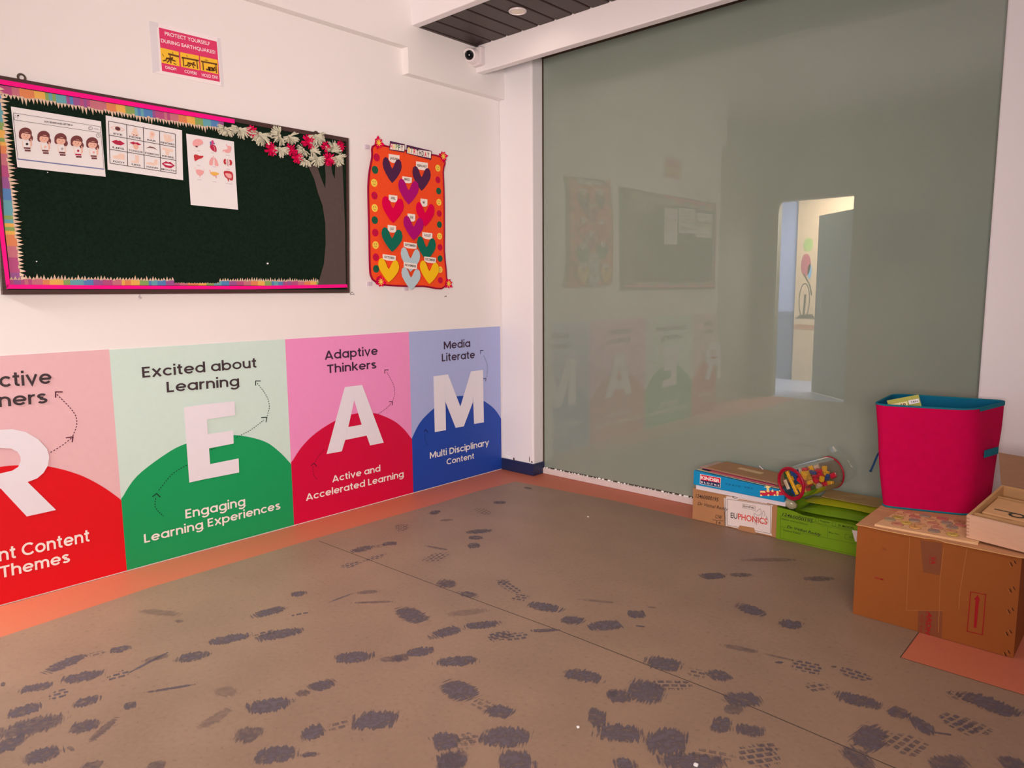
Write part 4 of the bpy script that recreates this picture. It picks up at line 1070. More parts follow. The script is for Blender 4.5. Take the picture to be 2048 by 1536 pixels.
a.line([(.62, 1.62), (.78, 1.45), (.84, 1.3)], .018, M_MUR, .001); a.line([(.66 + .13 * math.cos(t), 1.22 + .26 * math.sin(t)) for t in (k * .4 for k in range(17))], .012, M_MUR, .001); a.poly([(.45, .95), (.95, .95), (.86, 1.02), (.55, 1.0)], M_MUR, .001); a.line([(.66, 1.02), (.68, 1.3)], .03, M_MUR, .0012); a.line([(.46, .82), (.95, .82)], .07, mat('mural_brick', (200, 130, 100), .9), .001)
tag(b.build('wall_mural', org=(.7, -2.6, .9)), 'peach tree mural in the bright corridor behind the doorway', 'mural')
for k, (x0, x1, z0, z1, m_, lb) in enumerate(((1.10, 1.82, 1.70, 2.24, M_FELT, 'dark framed panel right of the doorway on the back wall'), (2.08, 2.62, 1.48, 2.15, M_SLATE, 'bluish framed panel on the back wall, furthest from the doorway'))):
    t = thing('wall_panel', ((x0 + x1) / 2, YB, z0), lb, 'wall panel')
    b = MB(); b.box((x0, YB + .001, z0), (x1, YB + .014, z1), m_); b.build('panel_face', t)
    b = MB()
    for lo, hi in (((x0 - .015, YB + .001, z0 - .015), (x0, YB + .02, z1 + .015)), ((x1, YB + .001, z0 - .015), (x1 + .015, YB + .02, z1 + .015)), ((x0, YB + .001, z1), (x1, YB + .02, z1 + .015)), ((x0, YB + .001, z0 - .015), (x1, YB + .02, z0))): b.box(lo, hi, M_DOORG if k == 0 else M_LILAC)
    b.build('panel_frame', t)
# ================================================================ boxes and toys along the glass
M_CART = mat('carton_board', (142, 73, 31), 0.90, 0.75, 0.15, 0.04, 9, 0.05, 120)
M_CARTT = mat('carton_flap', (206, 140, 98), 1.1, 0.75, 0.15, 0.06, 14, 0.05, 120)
M_CARTE = mat('carton_edge', (198, 138, 86), 0.85, 0.8, 0.1, 0.15, 60)
M_CRED = mat('carton_red_ink', (150, 10, 18), 0.9, 0.6); M_CRED2 = mat('carton_rust_ink', (96, 34, 16), 0.95, 0.7)
M_PTAPE = mat('packing_tape', (122, 64, 38), 0.9, 0.22, 0.5, 0.05, 20)
M_CREASE = mat('carton_crease', (158, 90, 44), 0.85, 0.8)
M_SLIT = mat('carton_slit', (56, 24, 10), 0.9, 0.9)
NY = Vector((0, -1, 0))
# ---------------- the large carton
CX0, CX1, CY0, CY1, CT = 2.906, 3.484, 3.180, 3.740, 0.398
ct = thing('cardboard_carton', ((CX0 + CX1) / 2, (CY0 + CY1) / 2, 0.0), 'large brown cardboard carton with a red arrow, at the right under the pink bin', 'cardboard box')
b = MB()
n = 14
# walls bow out a little
def wall(p0, p1, z0, z1, nrm, amt):
    vs = []; fs = []
    for j in range(7):
        for i in range(n + 1):
            u = i / n; v = j / 6
            p = Vector((p0[0] + (p1[0] - p0[0]) * u, p0[1] + (p1[1] - p0[1]) * u, z0 + (z1 - z0) * v))
            vs.append(p + Vector(nrm) * amt * math.sin(math.pi * u) * math.sin(math.pi * min(1, v * .9 + .1)))
    for j in range(6):
        for i in range(n): fs.append([j * (n + 1) + i, j * (n + 1) + i + 1, (j + 1) * (n + 1) + i + 1, (j + 1) * (n + 1) + i])
    b.add(vs, fs, M_CART)
wall((CX0, CY0), (CX1, CY0), 0.001, CT, (0, -1, 0), .0006)
wall((CX1, CY0), (CX1, CY1), 0.001, CT, (1, 0, 0), .006)
wall((CX1, CY1), (CX0, CY1), 0.001, CT, (0, 1, 0), .006)
wall((CX0, CY1), (CX0, CY0), 0.001, CT, (-1, 0, 0), .004)
b.poly([(CX0, CY0, .001), (CX0, CY1, .001), (CX1, CY1, .001), (CX1, CY0, .001)], M_CART)
b.poly([(CX0, CY0, CT - .001), (CX1, CY0, CT - .001), (CX1, CY1, CT - .001), (CX0, CY1, CT - .001)], M_CARTT)
b.build('body', ct)
ym = (CY0 + CY1) / 2
for y0, y1, jag in ((CY0 - .008, ym - .002, True), (ym + .002, CY1 + .002, False)):
    b = MB(); fr = []
    k = 16
    for i in range(k + 1):
        x = CX0 - .004 + (CX1 - CX0 + .012) * i / k
        dy = 0
        if jag: dy = random.uniform(-.003, .002) + (.020 if 0.44 < i / k < .52 else 0)
        fr.append(Vector((x, y0 + dy, CT + .0005)))
    bk = [Vector((CX1 + .008, y1, CT + .0005)), Vector((CX0 - .004, y1, CT + .0005))]
    b.slab(fr + bk, Z, .0035, M_CARTT, M_CARTE)
    b.build('top_flap', ct)
CF = crop(ony, CY0 - .0008, 1700, 1040, 4.267)
b = MB(); a = Art(b, CF, NY)
a.poly([(600, 172), (790, 200), (770, 470), (625, 445)], M_PTAPE, .0006); b.build('packing_tape', ct)
b = MB(); a = Art(b, CF, NY); a.poly([(585, 770), (790, 775), (780, 1022), (575, 985)], M_PTAPE, .0006)
b.build('packing_tape', ct)
b = MB(); a = Art(b, CF, NY)
for pts in ([(510, 130), (500, 400), (480, 770)], [(800, 240), (770, 500), (755, 960)], [(1000, 240), (970, 420), (935, 640), (930, 760)], [(480, 770), (800, 775)]): a.line(pts, .0022, M_CREASE, .0008)
b.build('crease', ct)
b = MB(); a = Art(b, CF, NY)
a.text('TO.', 275, 252, 312, 260, 275, 238, M_CRED2, .02); b.build('address_print', ct); b = MB(); a = Art(b, CF, NY); a.text('FROM.', 212, 500, 290, 516, 212, 484, M_CRED, .02)
b.build('address_print', ct); b = MB(); a = Art(b, CF, NY)
text(b, 'VA', CF(694, 305), CF(690, 378), .0175, NY, M_CRED, .03, lift=.0012); a.line([(684, 296), (680, 380)], .0014, M_CRED, .001)
b.build('tape_print', ct); b = MB(); a = Art(b, CF, NY)
text(b, 'ARDH', CF(664, 775), CF(645, 975), .0165, NY, M_CRED, .03, .2, lift=.0012); text(b, 'LO TO', CF(604, 812), CF(594, 955), .0095, NY, M_CRED, .0, lift=.0012); a.line([(654, 778), (636, 985)], .0013, M_CRED, .001)
b.build('tape_print', ct); b = MB(); a = Art(b, CF, NY)
a.line([(1030, 612), (1158, 636), (1131, 978), (1000, 949)], .0030, M_CRED, .0010, closed=True)
a.poly([(1072, 670), (1103, 676), (1079, 920), (1056, 916)], M_CRED, .0010); a.poly([(1058, 678), (1090, 638), (1112, 686)], M_CRED, .0011)
b.build('arrow_mark', ct)
for x, y in ((1370, 352), (1362, 575), (1350, 755), (1333, 945), (1318, 1118)):
    b = MB(); a = Art(b, CF, NY)
    for dx, dy, s_ in ((0, 8, 1), (32, -8, .9)):
        a.poly([(x + dx - 5, y + dy), (x + dx + 4, y + dy + 2), (x + dx + 22 * s_, y + dy + 36 * s_), (x + dx + 10, y + dy + 32 * s_)], M_SLIT, .0009)
        a.line([(x + dx - 14, y + dy + 4), (x + dx + 4, y + dy + 42 * s_)], .0022, M_CREASE, .0007)
    b.build('punched_slit', ct)

# ---------------- round-piece puzzle board on the carton
PZ = CT + .0045
M_PBOARD = mat('puzzle_wood', (222, 166, 118), 0.97, 0.5, 0.3, 0.05, 20, stretch=(1, 5, 1)); M_GROOVE = mat('puzzle_groove', (128, 70, 46), .9, .8)
pc_ = [Vector((2.968, 3.196, PZ)), Vector((3.338, 3.212, PZ)), Vector((3.325, 3.470, PZ)), Vector((2.992, 3.470, PZ))]
b = MB(); b.slab(pc_, Z, .009, M_PBOARD)
a = Art(b, lambda x, y: onz(1740 + x / 6.65, 1000 + y / 6.65, PZ + .009), Z)
DISCS = [(375, 315, 'pink'), (500, 290, 'yellow'), (610, 357, 'amber'), (690, 315, 'tan'), (285, 242, 'grey green'), (405, 207, 'olive'), (440, 160, 'tan'), (568, 132, 'pink'), (640, 190, 'rose'), (625, 245, 'blue grey'), (845, 225, 'tan'), (785, 165, 'blue grey'),
         (1015, 203, 'crimson'), (872, 285, 'pink'), (1062, 265, 'blue grey'), (1235, 245, 'brown'), (1240, 300, 'rose'), (912, 352, 'pink'), (1122, 332, 'blue grey'), (862, 403, 'blue grey'), (1090, 395, 'tan'), (1105, 450, 'yellow')]
WH = ['front row, first from the left', 'second row, ringed by a dark groove', 'front row, second from the left', 'second row, next to the amber one', 'third row, first from the left', 'fourth row at the left edge', 'back row at the left corner', 'back row against the bin', 'right of the olive piece', 'below the rose piece near the left', 'in the middle of the back half', 'back row under the middle of the bin',
      'back row toward the right', 'in the very middle of the board', 'right of the middle, behind another blue grey one', 'at the back right beside the wooden tray', 'touching the wooden tray', 'right of the middle in the second row', 'in the second row near the tray', 'front row, middle', 'front right, behind the yellow one', 'front right corner before the tray']
DM = {'pink': (196, 122, 98), 'yellow': (206, 172, 76), 'amber': (222, 158, 84), 'tan': (206, 146, 100), 'grey green': (152, 142, 108), 'olive': (176, 150, 66), 'rose': (186, 104, 92), 'blue grey': (138, 124, 112), 'crimson': (182, 84, 82), 'brown': (158, 104, 70)}
for x, y, c_ in DISCS: 
    p = onz(1740 + x / 6.65, 1000 + y / 6.65, PZ + .009); p.y = 3.212 + (p.y - 3.212) * .78; b.disc(p + Z * .0004, Z, .0228, M_GROOVE, 26)
tag(b.build('puzzle_board', org=(3.15, 3.34, PZ)), 'flat wooden puzzle board with round inset pieces, on the big carton', 'puzzle board')
for (x, y, c_), w_ in zip(DISCS, WH):
    p = onz(1740 + x / 6.65, 1000 + y / 6.65, PZ + .009); p.y = 3.212 + (p.y - 3.212) * .78
    b = MB(); b.disc(p + Z * .0006, Z, .0212, mat('piece_' + c_.replace(' ', '_'), tuple(int(v * .78 + w_2 * .22) for v, w_2 in zip(DM[c_], (206, 146, 100))), .95, .5, .3, .06, 60), 26, .0035)
    q = random.Random(x).uniform(0, 6)
    a = Art(b, lambda u, v: p + Vector((u * math.cos(q) - v * math.sin(q), u * math.sin(q) + v * math.cos(q), .0041)), Z)
    a.line([(-.010, 0), (-.004, .008), (.004, -.006), (.011, .003)], .0022, M_GROOVE if c_ in ('yellow', 'brown', 'amber') else mat('piece_mark', (170, 110, 86), .9), .0002)
    tag(b.build('puzzle_piece'), '%s round puzzle piece, %s' % (c_, w_), 'puzzle piece', 'round puzzle pieces')

# ---------------- wooden letter tray with its lid open
M_TRAYW = mat('tray_wood', (222, 166, 134), 0.95, 0.5, 0.3, 0.05, 10, stretch=(1, 8, 8)); M_TRAYI = mat('tray_wood_inner', (196, 140, 92), 1.0, 0.55, 0.25, 0.06, 10, stretch=(1, 8, 8))
M_LIDW = mat('lid_wood', (134, 92, 66), 0.95, 0.6, 0.2, 0.06, 14, stretch=(1, 6, 6)); M_LETG = mat('letter_slate', (88, 72, 58), 0.9, 0.7)
th, tl = math.radians(-10.8), math.radians(11)
rx = Vector((math.cos(th), math.sin(th), -.02)).normalized(); dy_ = Vector((-math.sin(th) * math.cos(tl), math.cos(th) * math.cos(tl), math.sin(tl))); uz = rx.cross(dy_).normalized()
T0 = Vector((3.292, 3.247, PZ + .0115))
TM = Matrix(((rx.x, dy_.x, uz.x, T0.x), (rx.y, dy_.y, uz.y, T0.y), (rx.z, dy_.z, uz.z, T0.z), (0, 0, 0, 1)))
TW, TD, TH = .43, .345, .098
tray = thing('letter_tray', T0, 'pale wooden tray with its lid open, at the right edge of the picture', 'wooden tray')
for nm, lo, hi, m_ in (('front_wall', (0, 0, 0), (TW, .011, TH), M_TRAYW), ('side_wall', (0, .011, 0), (.011, TD - .011, TH), M_TRAYI), ('side_wall', (TW - .011, .011, 0), (TW, TD - .011, TH), M_TRAYI), ('back_wall', (0, TD - .011, 0), (TW, TD, TH), M_TRAYI), ('tray_bottom', (.011, .011, .002), (TW - .011, TD - .011, .008), M_TRAYI), ('divider', (.011, .040, .008), (TW - .011, .049, TH - .004), M_TRAYI), ('divider', (.011, TD - .075, .008), (TW - .011, TD - .068, TH - .022), M_TRAYI)):
    b = MB(); b.box(lo, hi, m_, TM)
    if nm == 'front_wall':
        for k in range(6): b.box((.0001, -.0004, .010 + k * .0145), (.010, .0, .0155 + k * .0145), mat('finger_joint', (186, 126, 98), .9), TM)
    soft(b.build(nm, tray), .0012)
# lid leaning back from the hinge edge
b = MB(); l0 = TM @ Vector((-.004, TD + .002, TH)); ld = Vector((-.024, .045, .125)); lw = rx * (TW + .008)
b.slab([l0, l0 + lw, l0 + lw + ld, l0 + ld], lw.cross(ld).normalized(), -.008, M_LIDW)
b.build('lid', tray)
TL_ = [('b', .022, .085, .205, .155, .084, 'wooden tile with the letter b, nearest the left side of the tray'), ('a', .245, .085, .40, .155, .082, 'wooden tile with a round letter, at the right edge of the tray'), (None, .02, .058, .115, .080, .074, 'narrow blank wooden block at the front of the tray'), (None, .13, .055, .41, .082, .080, 'wide blank wooden block at the front of the tray'), (None, .016, .165, .41, .255, .076, 'blank wooden board at the back of the tray')]
for ch, x0, y0, x1, y1, zt, lb in TL_:
    b = MB(); b.box((x0, y0, .0085), (x1, y1, zt), mat('tile_wood', (206, 146, 98), .9, .5, .3, .06, 20), TM, bev=.002)
    if ch:
        up = -rx
        cpt = TM @ Vector(((x0 + x1) / 2, (y0 + y1) / 2, zt))
        aa = Art(b, lambda u, v: cpt + rx * u + dy_ * v, uz)
        aa.line([(.018 + .024 * math.cos(t), .015 * math.sin(t)) for t in (k * .42 for k in range(16))], .010, M_LETG, .0004)
        if ch == 'b': aa.line([(-.062, .013), (.02, .015)], .009, M_LETG, .0006)
        else: aa.line([(-.02, -.014), (.03, -.015)], .009, M_LETG, .0006)
    tag(b.build('letter_tile'), lb, 'wooden tile', 'wooden tiles in the tray')

# ---------------- pink fabric bin
M_BIN = mat('pink_felt', (168, 0, 54), 0.72, 0.9, 0.08, 0.06, 30, 0.12, 350); M_LIN = mat('teal_lining', (12, 82, 106), 0.75, 0.85, 0.1, 0.06, 40, 0.1, 300); M_BIND = mat('turquoise_binding', (30, 104, 116), 0.95, 0.8, 0.1); M_STRAP = mat('blue_strap', (12, 46, 76), 0.95, 0.7, 0.2)


def rounded(poly, r, seg=7):
    out = []
    k = len(poly)
    for i in range(k):
        p = Vector(poly[i]); a = (Vector(poly[i - 1]) - p).normalized(); c = (Vector(poly[(i + 1) % k]) - p).normalized()
        s0 = p + a * r; s1 = p + c * r
        for j in range(seg + 1):
            t = j / seg; out.append(s0 * (1 - t) ** 2 + p * 2 * t * (1 - t) + s1 * t * t)
    # fill the straight runs
    res = []
    for i in range(len(out)):
        p, q = out[i], out[(i + 1) % len(out)]
        res.append(p)
        if (q - p).length > .06:
            m_ = int((q - p).length / .03)
            for j in range(1, m_): res.append(p.lerp(q, j / m_))
    return res


BZ = CT + .0045
bot = [(2.905, 3.506, BZ), (3.240, 3.612, BZ), (3.285, 3.880, BZ), (2.915, 3.815, BZ)]
top = [(2.846, 3.508, .872), (3.222, 3.612, .872), (3.305, 3.960, .878), (2.832, 3.900, .876)]
bn = thing('fabric_bin', (3.08, 3.69, BZ), 'tall magenta fabric bin with teal lining, standing on the big carton', 'storage bin')


def ring(t, off=0.0, z=None):
    c = [Vector(p).lerp(Vector(q), t) for p, q in zip(bot, top)]
    m_ = sum(c, Vector((0, 0, 0))) / 4
    if off: c = [p + (m_ - p).normalized() * off for p in c]
    return rounded(c, .055 + .015 * t)


R0 = ring(0); NR = len(ring(1))
b = MB(); lv = 14; rings = []
base_n = len(ring(1))
def resample(r, k):
    L_ = [0]
    for i in range(len(r)): L_.append(L_[-1] + (r[(i + 1) % len(r)] - r[i]).length)
    out = []
    for j in range(k):
        t = L_[-1] * j / k; i = max(q for q in range(len(r)) if L_[q] <= t + 1e-9)
        u = (t - L_[i]) / max(1e-9, L_[i + 1] - L_[i]); out.append(r[i].lerp(r[(i + 1) % len(r)], u))
    return out
KN = 96
rr = random.Random(4)
for j in range(lv + 1):
    t = j / lv; r = resample(ring(t), KN); c = sum(r, Vector((0, 0, 0))) / KN
    rr_ = []
    for i, p in enumerate(r):
        o = (p - c); o.z = 0; o.normalize()
        rr_.append(p + o * (.0035 * math.sin(i * .33 + t * 5) * math.sin(math.pi * t) + .004 * math.sin(math.pi * t)))
    rings.append(rr_)
vs = [p for r in rings for p in r]
fs = [[j * KN + i, j * KN + (i + 1) % KN, (j + 1) * KN + (i + 1) % KN, (j + 1) * KN + i] for j in range(lv) for i in range(KN)]
b.add(vs, fs, M_BIN); b.add(rings[0], [list(range(KN))[::-1]], M_BIN); b.build('outer_wall', bn, smooth=True)
b = MB(); ir = [resample(ring(t, .008), KN) for t in (.06, .3, .6, .85, 1.0)]
vs = [p for r in ir for p in r]
b.add(vs, [[j * KN + (i + 1) % KN, j * KN + i, (j + 1) * KN + i, (j + 1) * KN + (i + 1) % KN] for j in range(4) for i in range(KN)], M_LIN); b.add(ir[0], [list(range(KN))], M_LIN)
b.build('lining', bn, smooth=True)
b = MB(); rim_ = resample(ring(1, .003), KN)
b.tube(rim_, .0045, M_BIND, 6, closed=True)
# turned-over binding at the right rear corner
o_ = [i for i, p in enumerate(rim_) if p.x > 3.215 and p.y > 3.66]
for i in o_[:-1]:
    p, q = rim_[i], rim_[(i + 1) % KN]; c = Vector((3.06, 3.72, p.z)); e = (p - c).normalized() * .0065; e2 = (q - c).normalized() * .0065
    b.poly([p + e - Z * .013, q + e2 - Z * .013, q + e2 + Z * .004, p + e + Z * .004], M_BIND)
b.build('rim_binding', bn)
b = MB(); b.tube([p + Z * .004 for p in resample(ring(0.0, -.002), 48)], .004, M_BIND, 6, closed=True); b.build('base_binding', bn)
s0 = ony(1757, 905, 3.62)
b = MB()
pts = [ony(1759, 903, 3.60), ony(1754, 912, 3.59), ony(1748, 927, 3.585), ony(1742, 941, 3.58)]
for i in range(3):
    p, q = pts[i], pts[i + 1]; w = Vector((.006, 0, .004))
    b.slab([p - w, q - w, q + w, p + w], Vector((.3, -1, .2)).normalized(), .002, M_STRAP)
b.tube([pts[-1] + Vector((-.006, 0, 0)), pts[-1] + Vector((.004, 0, -.003))], .0055, M_STRAP, 6)
b.build('strap', bn)
b = MB(); sp = lambda y, z: Vector((3.243 + .211 * (y - 3.612), y, z)); nn = Vector((.95, -.3, 0)).normalized()
b.slab([sp(3.70, .652), sp(3.84, .650), sp(3.84, .683), sp(3.70, .685)], nn, .003, M_BIND); b.build('strap', bn)
# flash card in the bin
b = MB(); cq = [ony(1783, 840, 3.585), ony(1851, 840, 3.60), ony(1837, 789, 3.60), ony(1774, 801, 3.585)]
b.slab(cq, (cq[1] - cq[0]).cross(cq[3] - cq[0]).normalized(), .0016, mat('card_olive', (158, 146, 62), .85, .5))
nrm = (cq[1] - cq[0]).cross(cq[3] - cq[0]).normalized()
a = Art(b, lambda x, y: ony(1740 + x / 5.12, 760 + y / 5.12, 3.592) , nrm)
a.poly([(195, 250), (385, 215), (395, 290), (210, 300)], mat('card_cream', (232, 206, 150), .95), .010); a.poly([(395, 208), (500, 188), (512, 228), (405, 250)], M_PAPER, .010)
a.text('10', 320, 262, 372, 256, 320, 238, M_CRED2, .03, d=.011); a.ell(285, 262, 20, 14, mat('card_peach', (226, 170, 120), .95), .0108); a.text('TEN', 420, 235, 495, 222, 420, 216, M_INK, .01, d=.011)
tag(b.build('flash_card'), 'olive green flash card sticking out of the magenta bin', 'card')

# ---------------- brown box with the white sticker
M_BOX = mat('brown_box', (140, 92, 60), 0.62, 0.75, 0.15, 0.06, 14, 0.04, 120); M_STICK = mat('white_sticker', (206, 178, 168), 0.80, 0.5, 0.2)
M_PEN = mat('marker_black', (28, 20, 22), 0.8, 0.6); M_REDO = mat('sticker_red', (196, 52, 40), 0.8, 0.6)
BY = 3.900
bx = thing('cardboard_box', (2.01, 4.02, 0), 'brown cardboard box with a white sticker, under the blue toy box', 'cardboard box')
b = MB(); b.box((1.748, BY, .001), (2.272, 4.150, .197), M_BOX); soft(b.build('body', bx), .003)
CB = crop(ony, BY - .0006, 1360, 880, 4.876)
b = MB(); a = Art(b, CB, NY)
a.poly([(448, 548), (588, 560), (850, 606), (850, 622), (585, 578), (455, 600)], M_STICK, .0004)
a.poly(smooth_pts([(462, 572), (880, 632), (897, 650), (889, 905), (876, 926), (472, 840), (456, 822), (456, 590)], 3, True), M_STICK, .0008)
a.line([(462, 575), (885, 638), (880, 912), (464, 830)], .0018, M_PEN, .0012, closed=True)
a.poly([(582, 832), (722, 856), (742, 915), (560, 880)], M_BOX, .0014)
a.line([(612, 622), (735, 645), (732, 685), (610, 660)], .0014, M_PEN, .0013, closed=True); a.text('EuroKids', 620, 652, 725, 670, 620, 632, M_PEN, .02, d=.0014)
a.text('EU', 495, 757, 560, 769, 495, 703, M_PEN, .01, d=.0015); a.text('PHONICS', 566, 772, 852, 826, 566, 712, M_REDO, .012, d=.0015)
a.line(smooth_pts([(735, 690), (750, 695), (785, 670), (790, 720), (760, 735), (725, 715), (730, 750), (790, 770), (800, 730), (815, 690), (830, 720), (820, 740)], 4), .0016, M_PEN, .0016)
a.line(smooth_pts([(700, 770), (750, 825), (740, 780), (800, 800), (860, 800), (840, 740), (850, 770)], 4), .0014, M_PEN, .0016)
a.line(smooth_pts([(512, 556), (530, 552), (560, 555), (545, 568), (520, 562), (525, 550)], 4), .0028, M_PEN, .0014)
b.build('sticker', bx)
b = MB(); a = Art(b, CB, NY)
a.text('12460000195', 152, 560, 378, 600, 152, 522, M_PEN, .005, .25); b.build('handwriting', bx); b = MB(); a = Art(b, CB, NY); a.text('Dr Vitthal Reddy', 172, 632, 470, 690, 172, 600, M_PEN, .0, .3); b.build('handwriting', bx); b = MB(); a = Art(b, CB, NY); a.text('CIW', 345, 762, 412, 772, 345, 725, M_PEN, .0, .2); a.line([(318, 778), (425, 790)], .0022, M_PEN, .0009); a.text('14', 352, 815, 395, 824, 352, 785, M_PEN, .0, .2)
b.build('handwriting', bx)

# ---------------- blue toy-block box
M_KB = mat('cyan_card', (0, 112, 152), 0.74, 0.45, 0.3, 0.03, 20); M_KW = mat('box_white', (200, 178, 176), 0.80, 0.5); M_KR = mat('logo_red', (196, 22, 42), 0.8, 0.45); M_KN = mat('logo_navy', (22, 38, 70), 0.7, 0.45)
kb = thing('toy_box', (2.04, 4.0, .1975), 'flat cyan toy box with a red and navy logo, stacked on the brown box', 'toy box')
b = MB(); b.box((1.777, 3.884, .1985), (2.323, 4.128, .230), M_KW); b.build('tray', kb)
lt = lambda x: .314 - (x - 1.764) * .048
b = MB(); x0, x1, y0, y1 = 1.764, 2.320, 3.874, 4.135
v = [(x0, y0, .227), (x1, y0, .223), (x1, y1, .223), (x0, y1, .227), (x0, y0, lt(x0)), (x1, y0, lt(x1)), (x1, y1, lt(x1)), (x0, y1, lt(x0))]
b.add(v, [[3, 2, 1, 0], [4, 5, 6, 7], [0, 1, 5, 4], [1, 2, 6, 5], [2, 3, 7, 6], [3, 0, 4, 7]], M_KB); soft(b.build('lid', kb), .003)
CK = crop(ony, 3.8735, 1380, 900, 8.533)
b = MB(); a = Art(b, CK, NY)
a.poly([(172, 408), (530, 476), (520, 648), (168, 576)], M_KW, .0003); a.poly([(184, 418), (522, 482), (516, 566), (180, 508)], M_KR, .0006); a.poly([(180, 508), (516, 566), (512, 640), (176, 570)], M_KN, .0006)
a.text('KINDER', 186, 492, 508, 556, 186, 436, M_PW, .035, d=.001); a.text('BLOCKS', 190, 558, 500, 620, 190, 530, M_PW, .03, d=.001, space=1.5)
b.build('logo', kb)
b = MB(); a = Art(b, CK, NY); a.text('TRAIN', 605, 592, 855, 635, 605, 562, M_KN, .0, d=.0006, space=1.6); b.build('box_print', kb); b = MB(); a = Art(b, CK, NY); a.text('SET', 935, 648, 1075, 672, 935, 618, M_KN, .0, d=.0006, space=1.6); b.build('box_print', kb); b = MB(); a = Art(b, CK, NY)
TY = mat('train_yellow', (230, 190, 120), .85); TR = mat('train_red', (176, 22, 48), .75)
for pts, m_ in (([(1195, 690), (1610, 700), (1630, 770), (1430, 775), (1200, 780)], TR), ([(1265, 630), (1320, 610), (1385, 630), (1340, 655)], TY), ([(1310, 650), (1345, 650), (1360, 720), (1310, 715)], TY), ([(1395, 680), (1420, 670), (1430, 715), (1390, 715)], TY), ([(1480, 700), (1510, 700), (1515, 750), (1475, 745)], TY), ([(1520, 690), (1600, 670), (1600, 695), (1530, 710)], TY), ([(1195, 700), (1280, 700), (1290, 730), (1200, 725)], TY)): a.poly(pts, m_, .0006 if m_ is TR else .0010)
for x, y in ((1445, 770), (1495, 768), (1215, 775), (1340, 770)): a.ell(x, y, 18, 16, TY, .0012, 10)
b.build('train_picture', kb)

# ---------------- papers and folders on the toy box
SH = [('cream card sheet, lowest in the paper pile on the cyan box', (176, 150, 112), .003, 1.775, 2.285, 3.888, 4.10, .0018, .006), ('navy folder in the paper pile, above the cream sheet', (44, 40, 62), .0062, 1.80, 2.20, 3.895, 4.09, .003, .012), ('dusty pink sheet in the paper pile, above the navy folder', (176, 84, 92), .0108, 1.86, 2.262, 3.890, 4.10, .0016, -.004),
      ('maroon folder in the paper pile, under the brown folder', (112, 26, 42), .0140, 1.79, 2.25, 3.900, 4.12, .003, .010), ('grey sheet in the paper pile, just under the top folder', (148, 118, 104), .0190, 1.785, 2.29, 3.902, 4.11, .0015, .004), ('large brown paper folder lying on top of the paper pile', (134, 94, 66), .0226, 1.83, 2.30, 3.905, 4.128, .004, .0)]
for lb, rgb, dz, x0, x1, y0, y1, t_, sk in SH:
    b = MB(); pts = [Vector((x0, y0 + sk, lt(x0) + dz)), Vector((x1, y0, lt(x1) + dz)), Vector((x1 - .01, y1, lt(x1) + dz)), Vector((x0 + .02, y1, lt(x0) + dz))]
    b.slab(pts, Vector((.048, 0, 1)).normalized(), t_, mat('sheet_' + lb.split()[0] + '_' + lb.split()[1], rgb, .62, .7, .15, .05, 20))
    if 'large brown' in lb: b.slab([Vector((x, y, lt(x) + dz + t_ + .0003)) for x, y in ((1.97, 4.02), (2.12, 4.01), (2.125, 4.055), (1.975, 4.065))], Z, .0005, mat('folder_label', (176, 138, 100), .66))
    tag(b.build('paper_sheet' if 'sheet' in lb else 'paper_folder'), lb, 'paper' if 'sheet' in lb else 'folder', 'pile of papers on the cyan box')
b = MB(); q = Vector((2.09, 4.12, lt(2.09) + .0275)); b.tube([q, q + Vector((-.03, .012, .016))], .003, M_KW, 6); tag(b.build('pencil_stub'), 'thin pale stick at the back of the paper pile', 'stick')

# ---------------- clear drum bag of toy bricks
FC = Vector((2.374, 3.822, .352)); AX = Vector((.36, .92, .085)).normalized(); RD = .089; LEN = .300
mc = bpy.data.materials.new('clear_vinyl'); mc.use_nodes = True
nt = mc.node_tree; N = nt.nodes; L = nt.links; out = N['Material Output']
tb = N.new('ShaderNodeBsdfTransparent'); tb.inputs[0].default_value = (.93, .88, .84, 1); gb = N.new('ShaderNodeBsdfGlossy'); gb.inputs['Roughness'].default_value = .08
db = N['Principled BSDF']; db.inputs['Base Color'].default_value = alb(150, 118, 96, .9) + (1,); db.inputs['Roughness'].default_value = .4
nz = N.new('ShaderNodeTexNoise'); nz.inputs['Scale'].default_value = 14; tcn = N.new('ShaderNodeTexCoord'); L.new(tcn.outputs['Object'], nz.inputs['Vector'])
m1 = N.new('ShaderNodeMixShader'); m2 = N.new('ShaderNodeMixShader'); rp = N.new('ShaderNodeMapRange'); rp.inputs['From Min'].default_value = .4; rp.inputs['From Max'].default_value = .7; rp.inputs['To Min'].default_value = .05; rp.inputs['To Max'].default_value = .30
L.new(nz.outputs['Fac'], rp.inputs['Value']); L.new(rp.outputs[0], m1.inputs[0]); L.new(tb.outputs[0], m1.inputs[1]); L.new(db.outputs[0], m1.inputs[2])
fr_ = N.new('ShaderNodeLayerWeight'); fr_.inputs['Blend'].default_value = .12; L.new(fr_.outputs['Fresnel'], m2.inputs[0]); L.new(m1.outputs[0], m2.inputs[1]); L.new(gb.outputs[0], m2.inputs[2]); L.new(m2.outputs[0], out.inputs['Surface'])
M_CLR = mc; M_PIPE = mat('red_piping', (160, 0, 36), 0.95, 0.35, 0.4)
dr_ = thing('drum_bag', FC + AX * LEN / 2 - Z * RD, 'clear cylindrical bag of coloured toy bricks with red piping', 'toy bag')
U1 = AX.cross(Z).normalized(); V1 = U1.cross(AX).normalized()
circ = lambda c, r, k=40: [c + (U1 * math.cos(2 * math.pi * i / k) + V1 * math.sin(2 * math.pi * i / k)) * r for i in range(k)]
b = MB(); k = 40; r0 = circ(FC, RD); r1 = circ(FC + AX * LEN, RD)
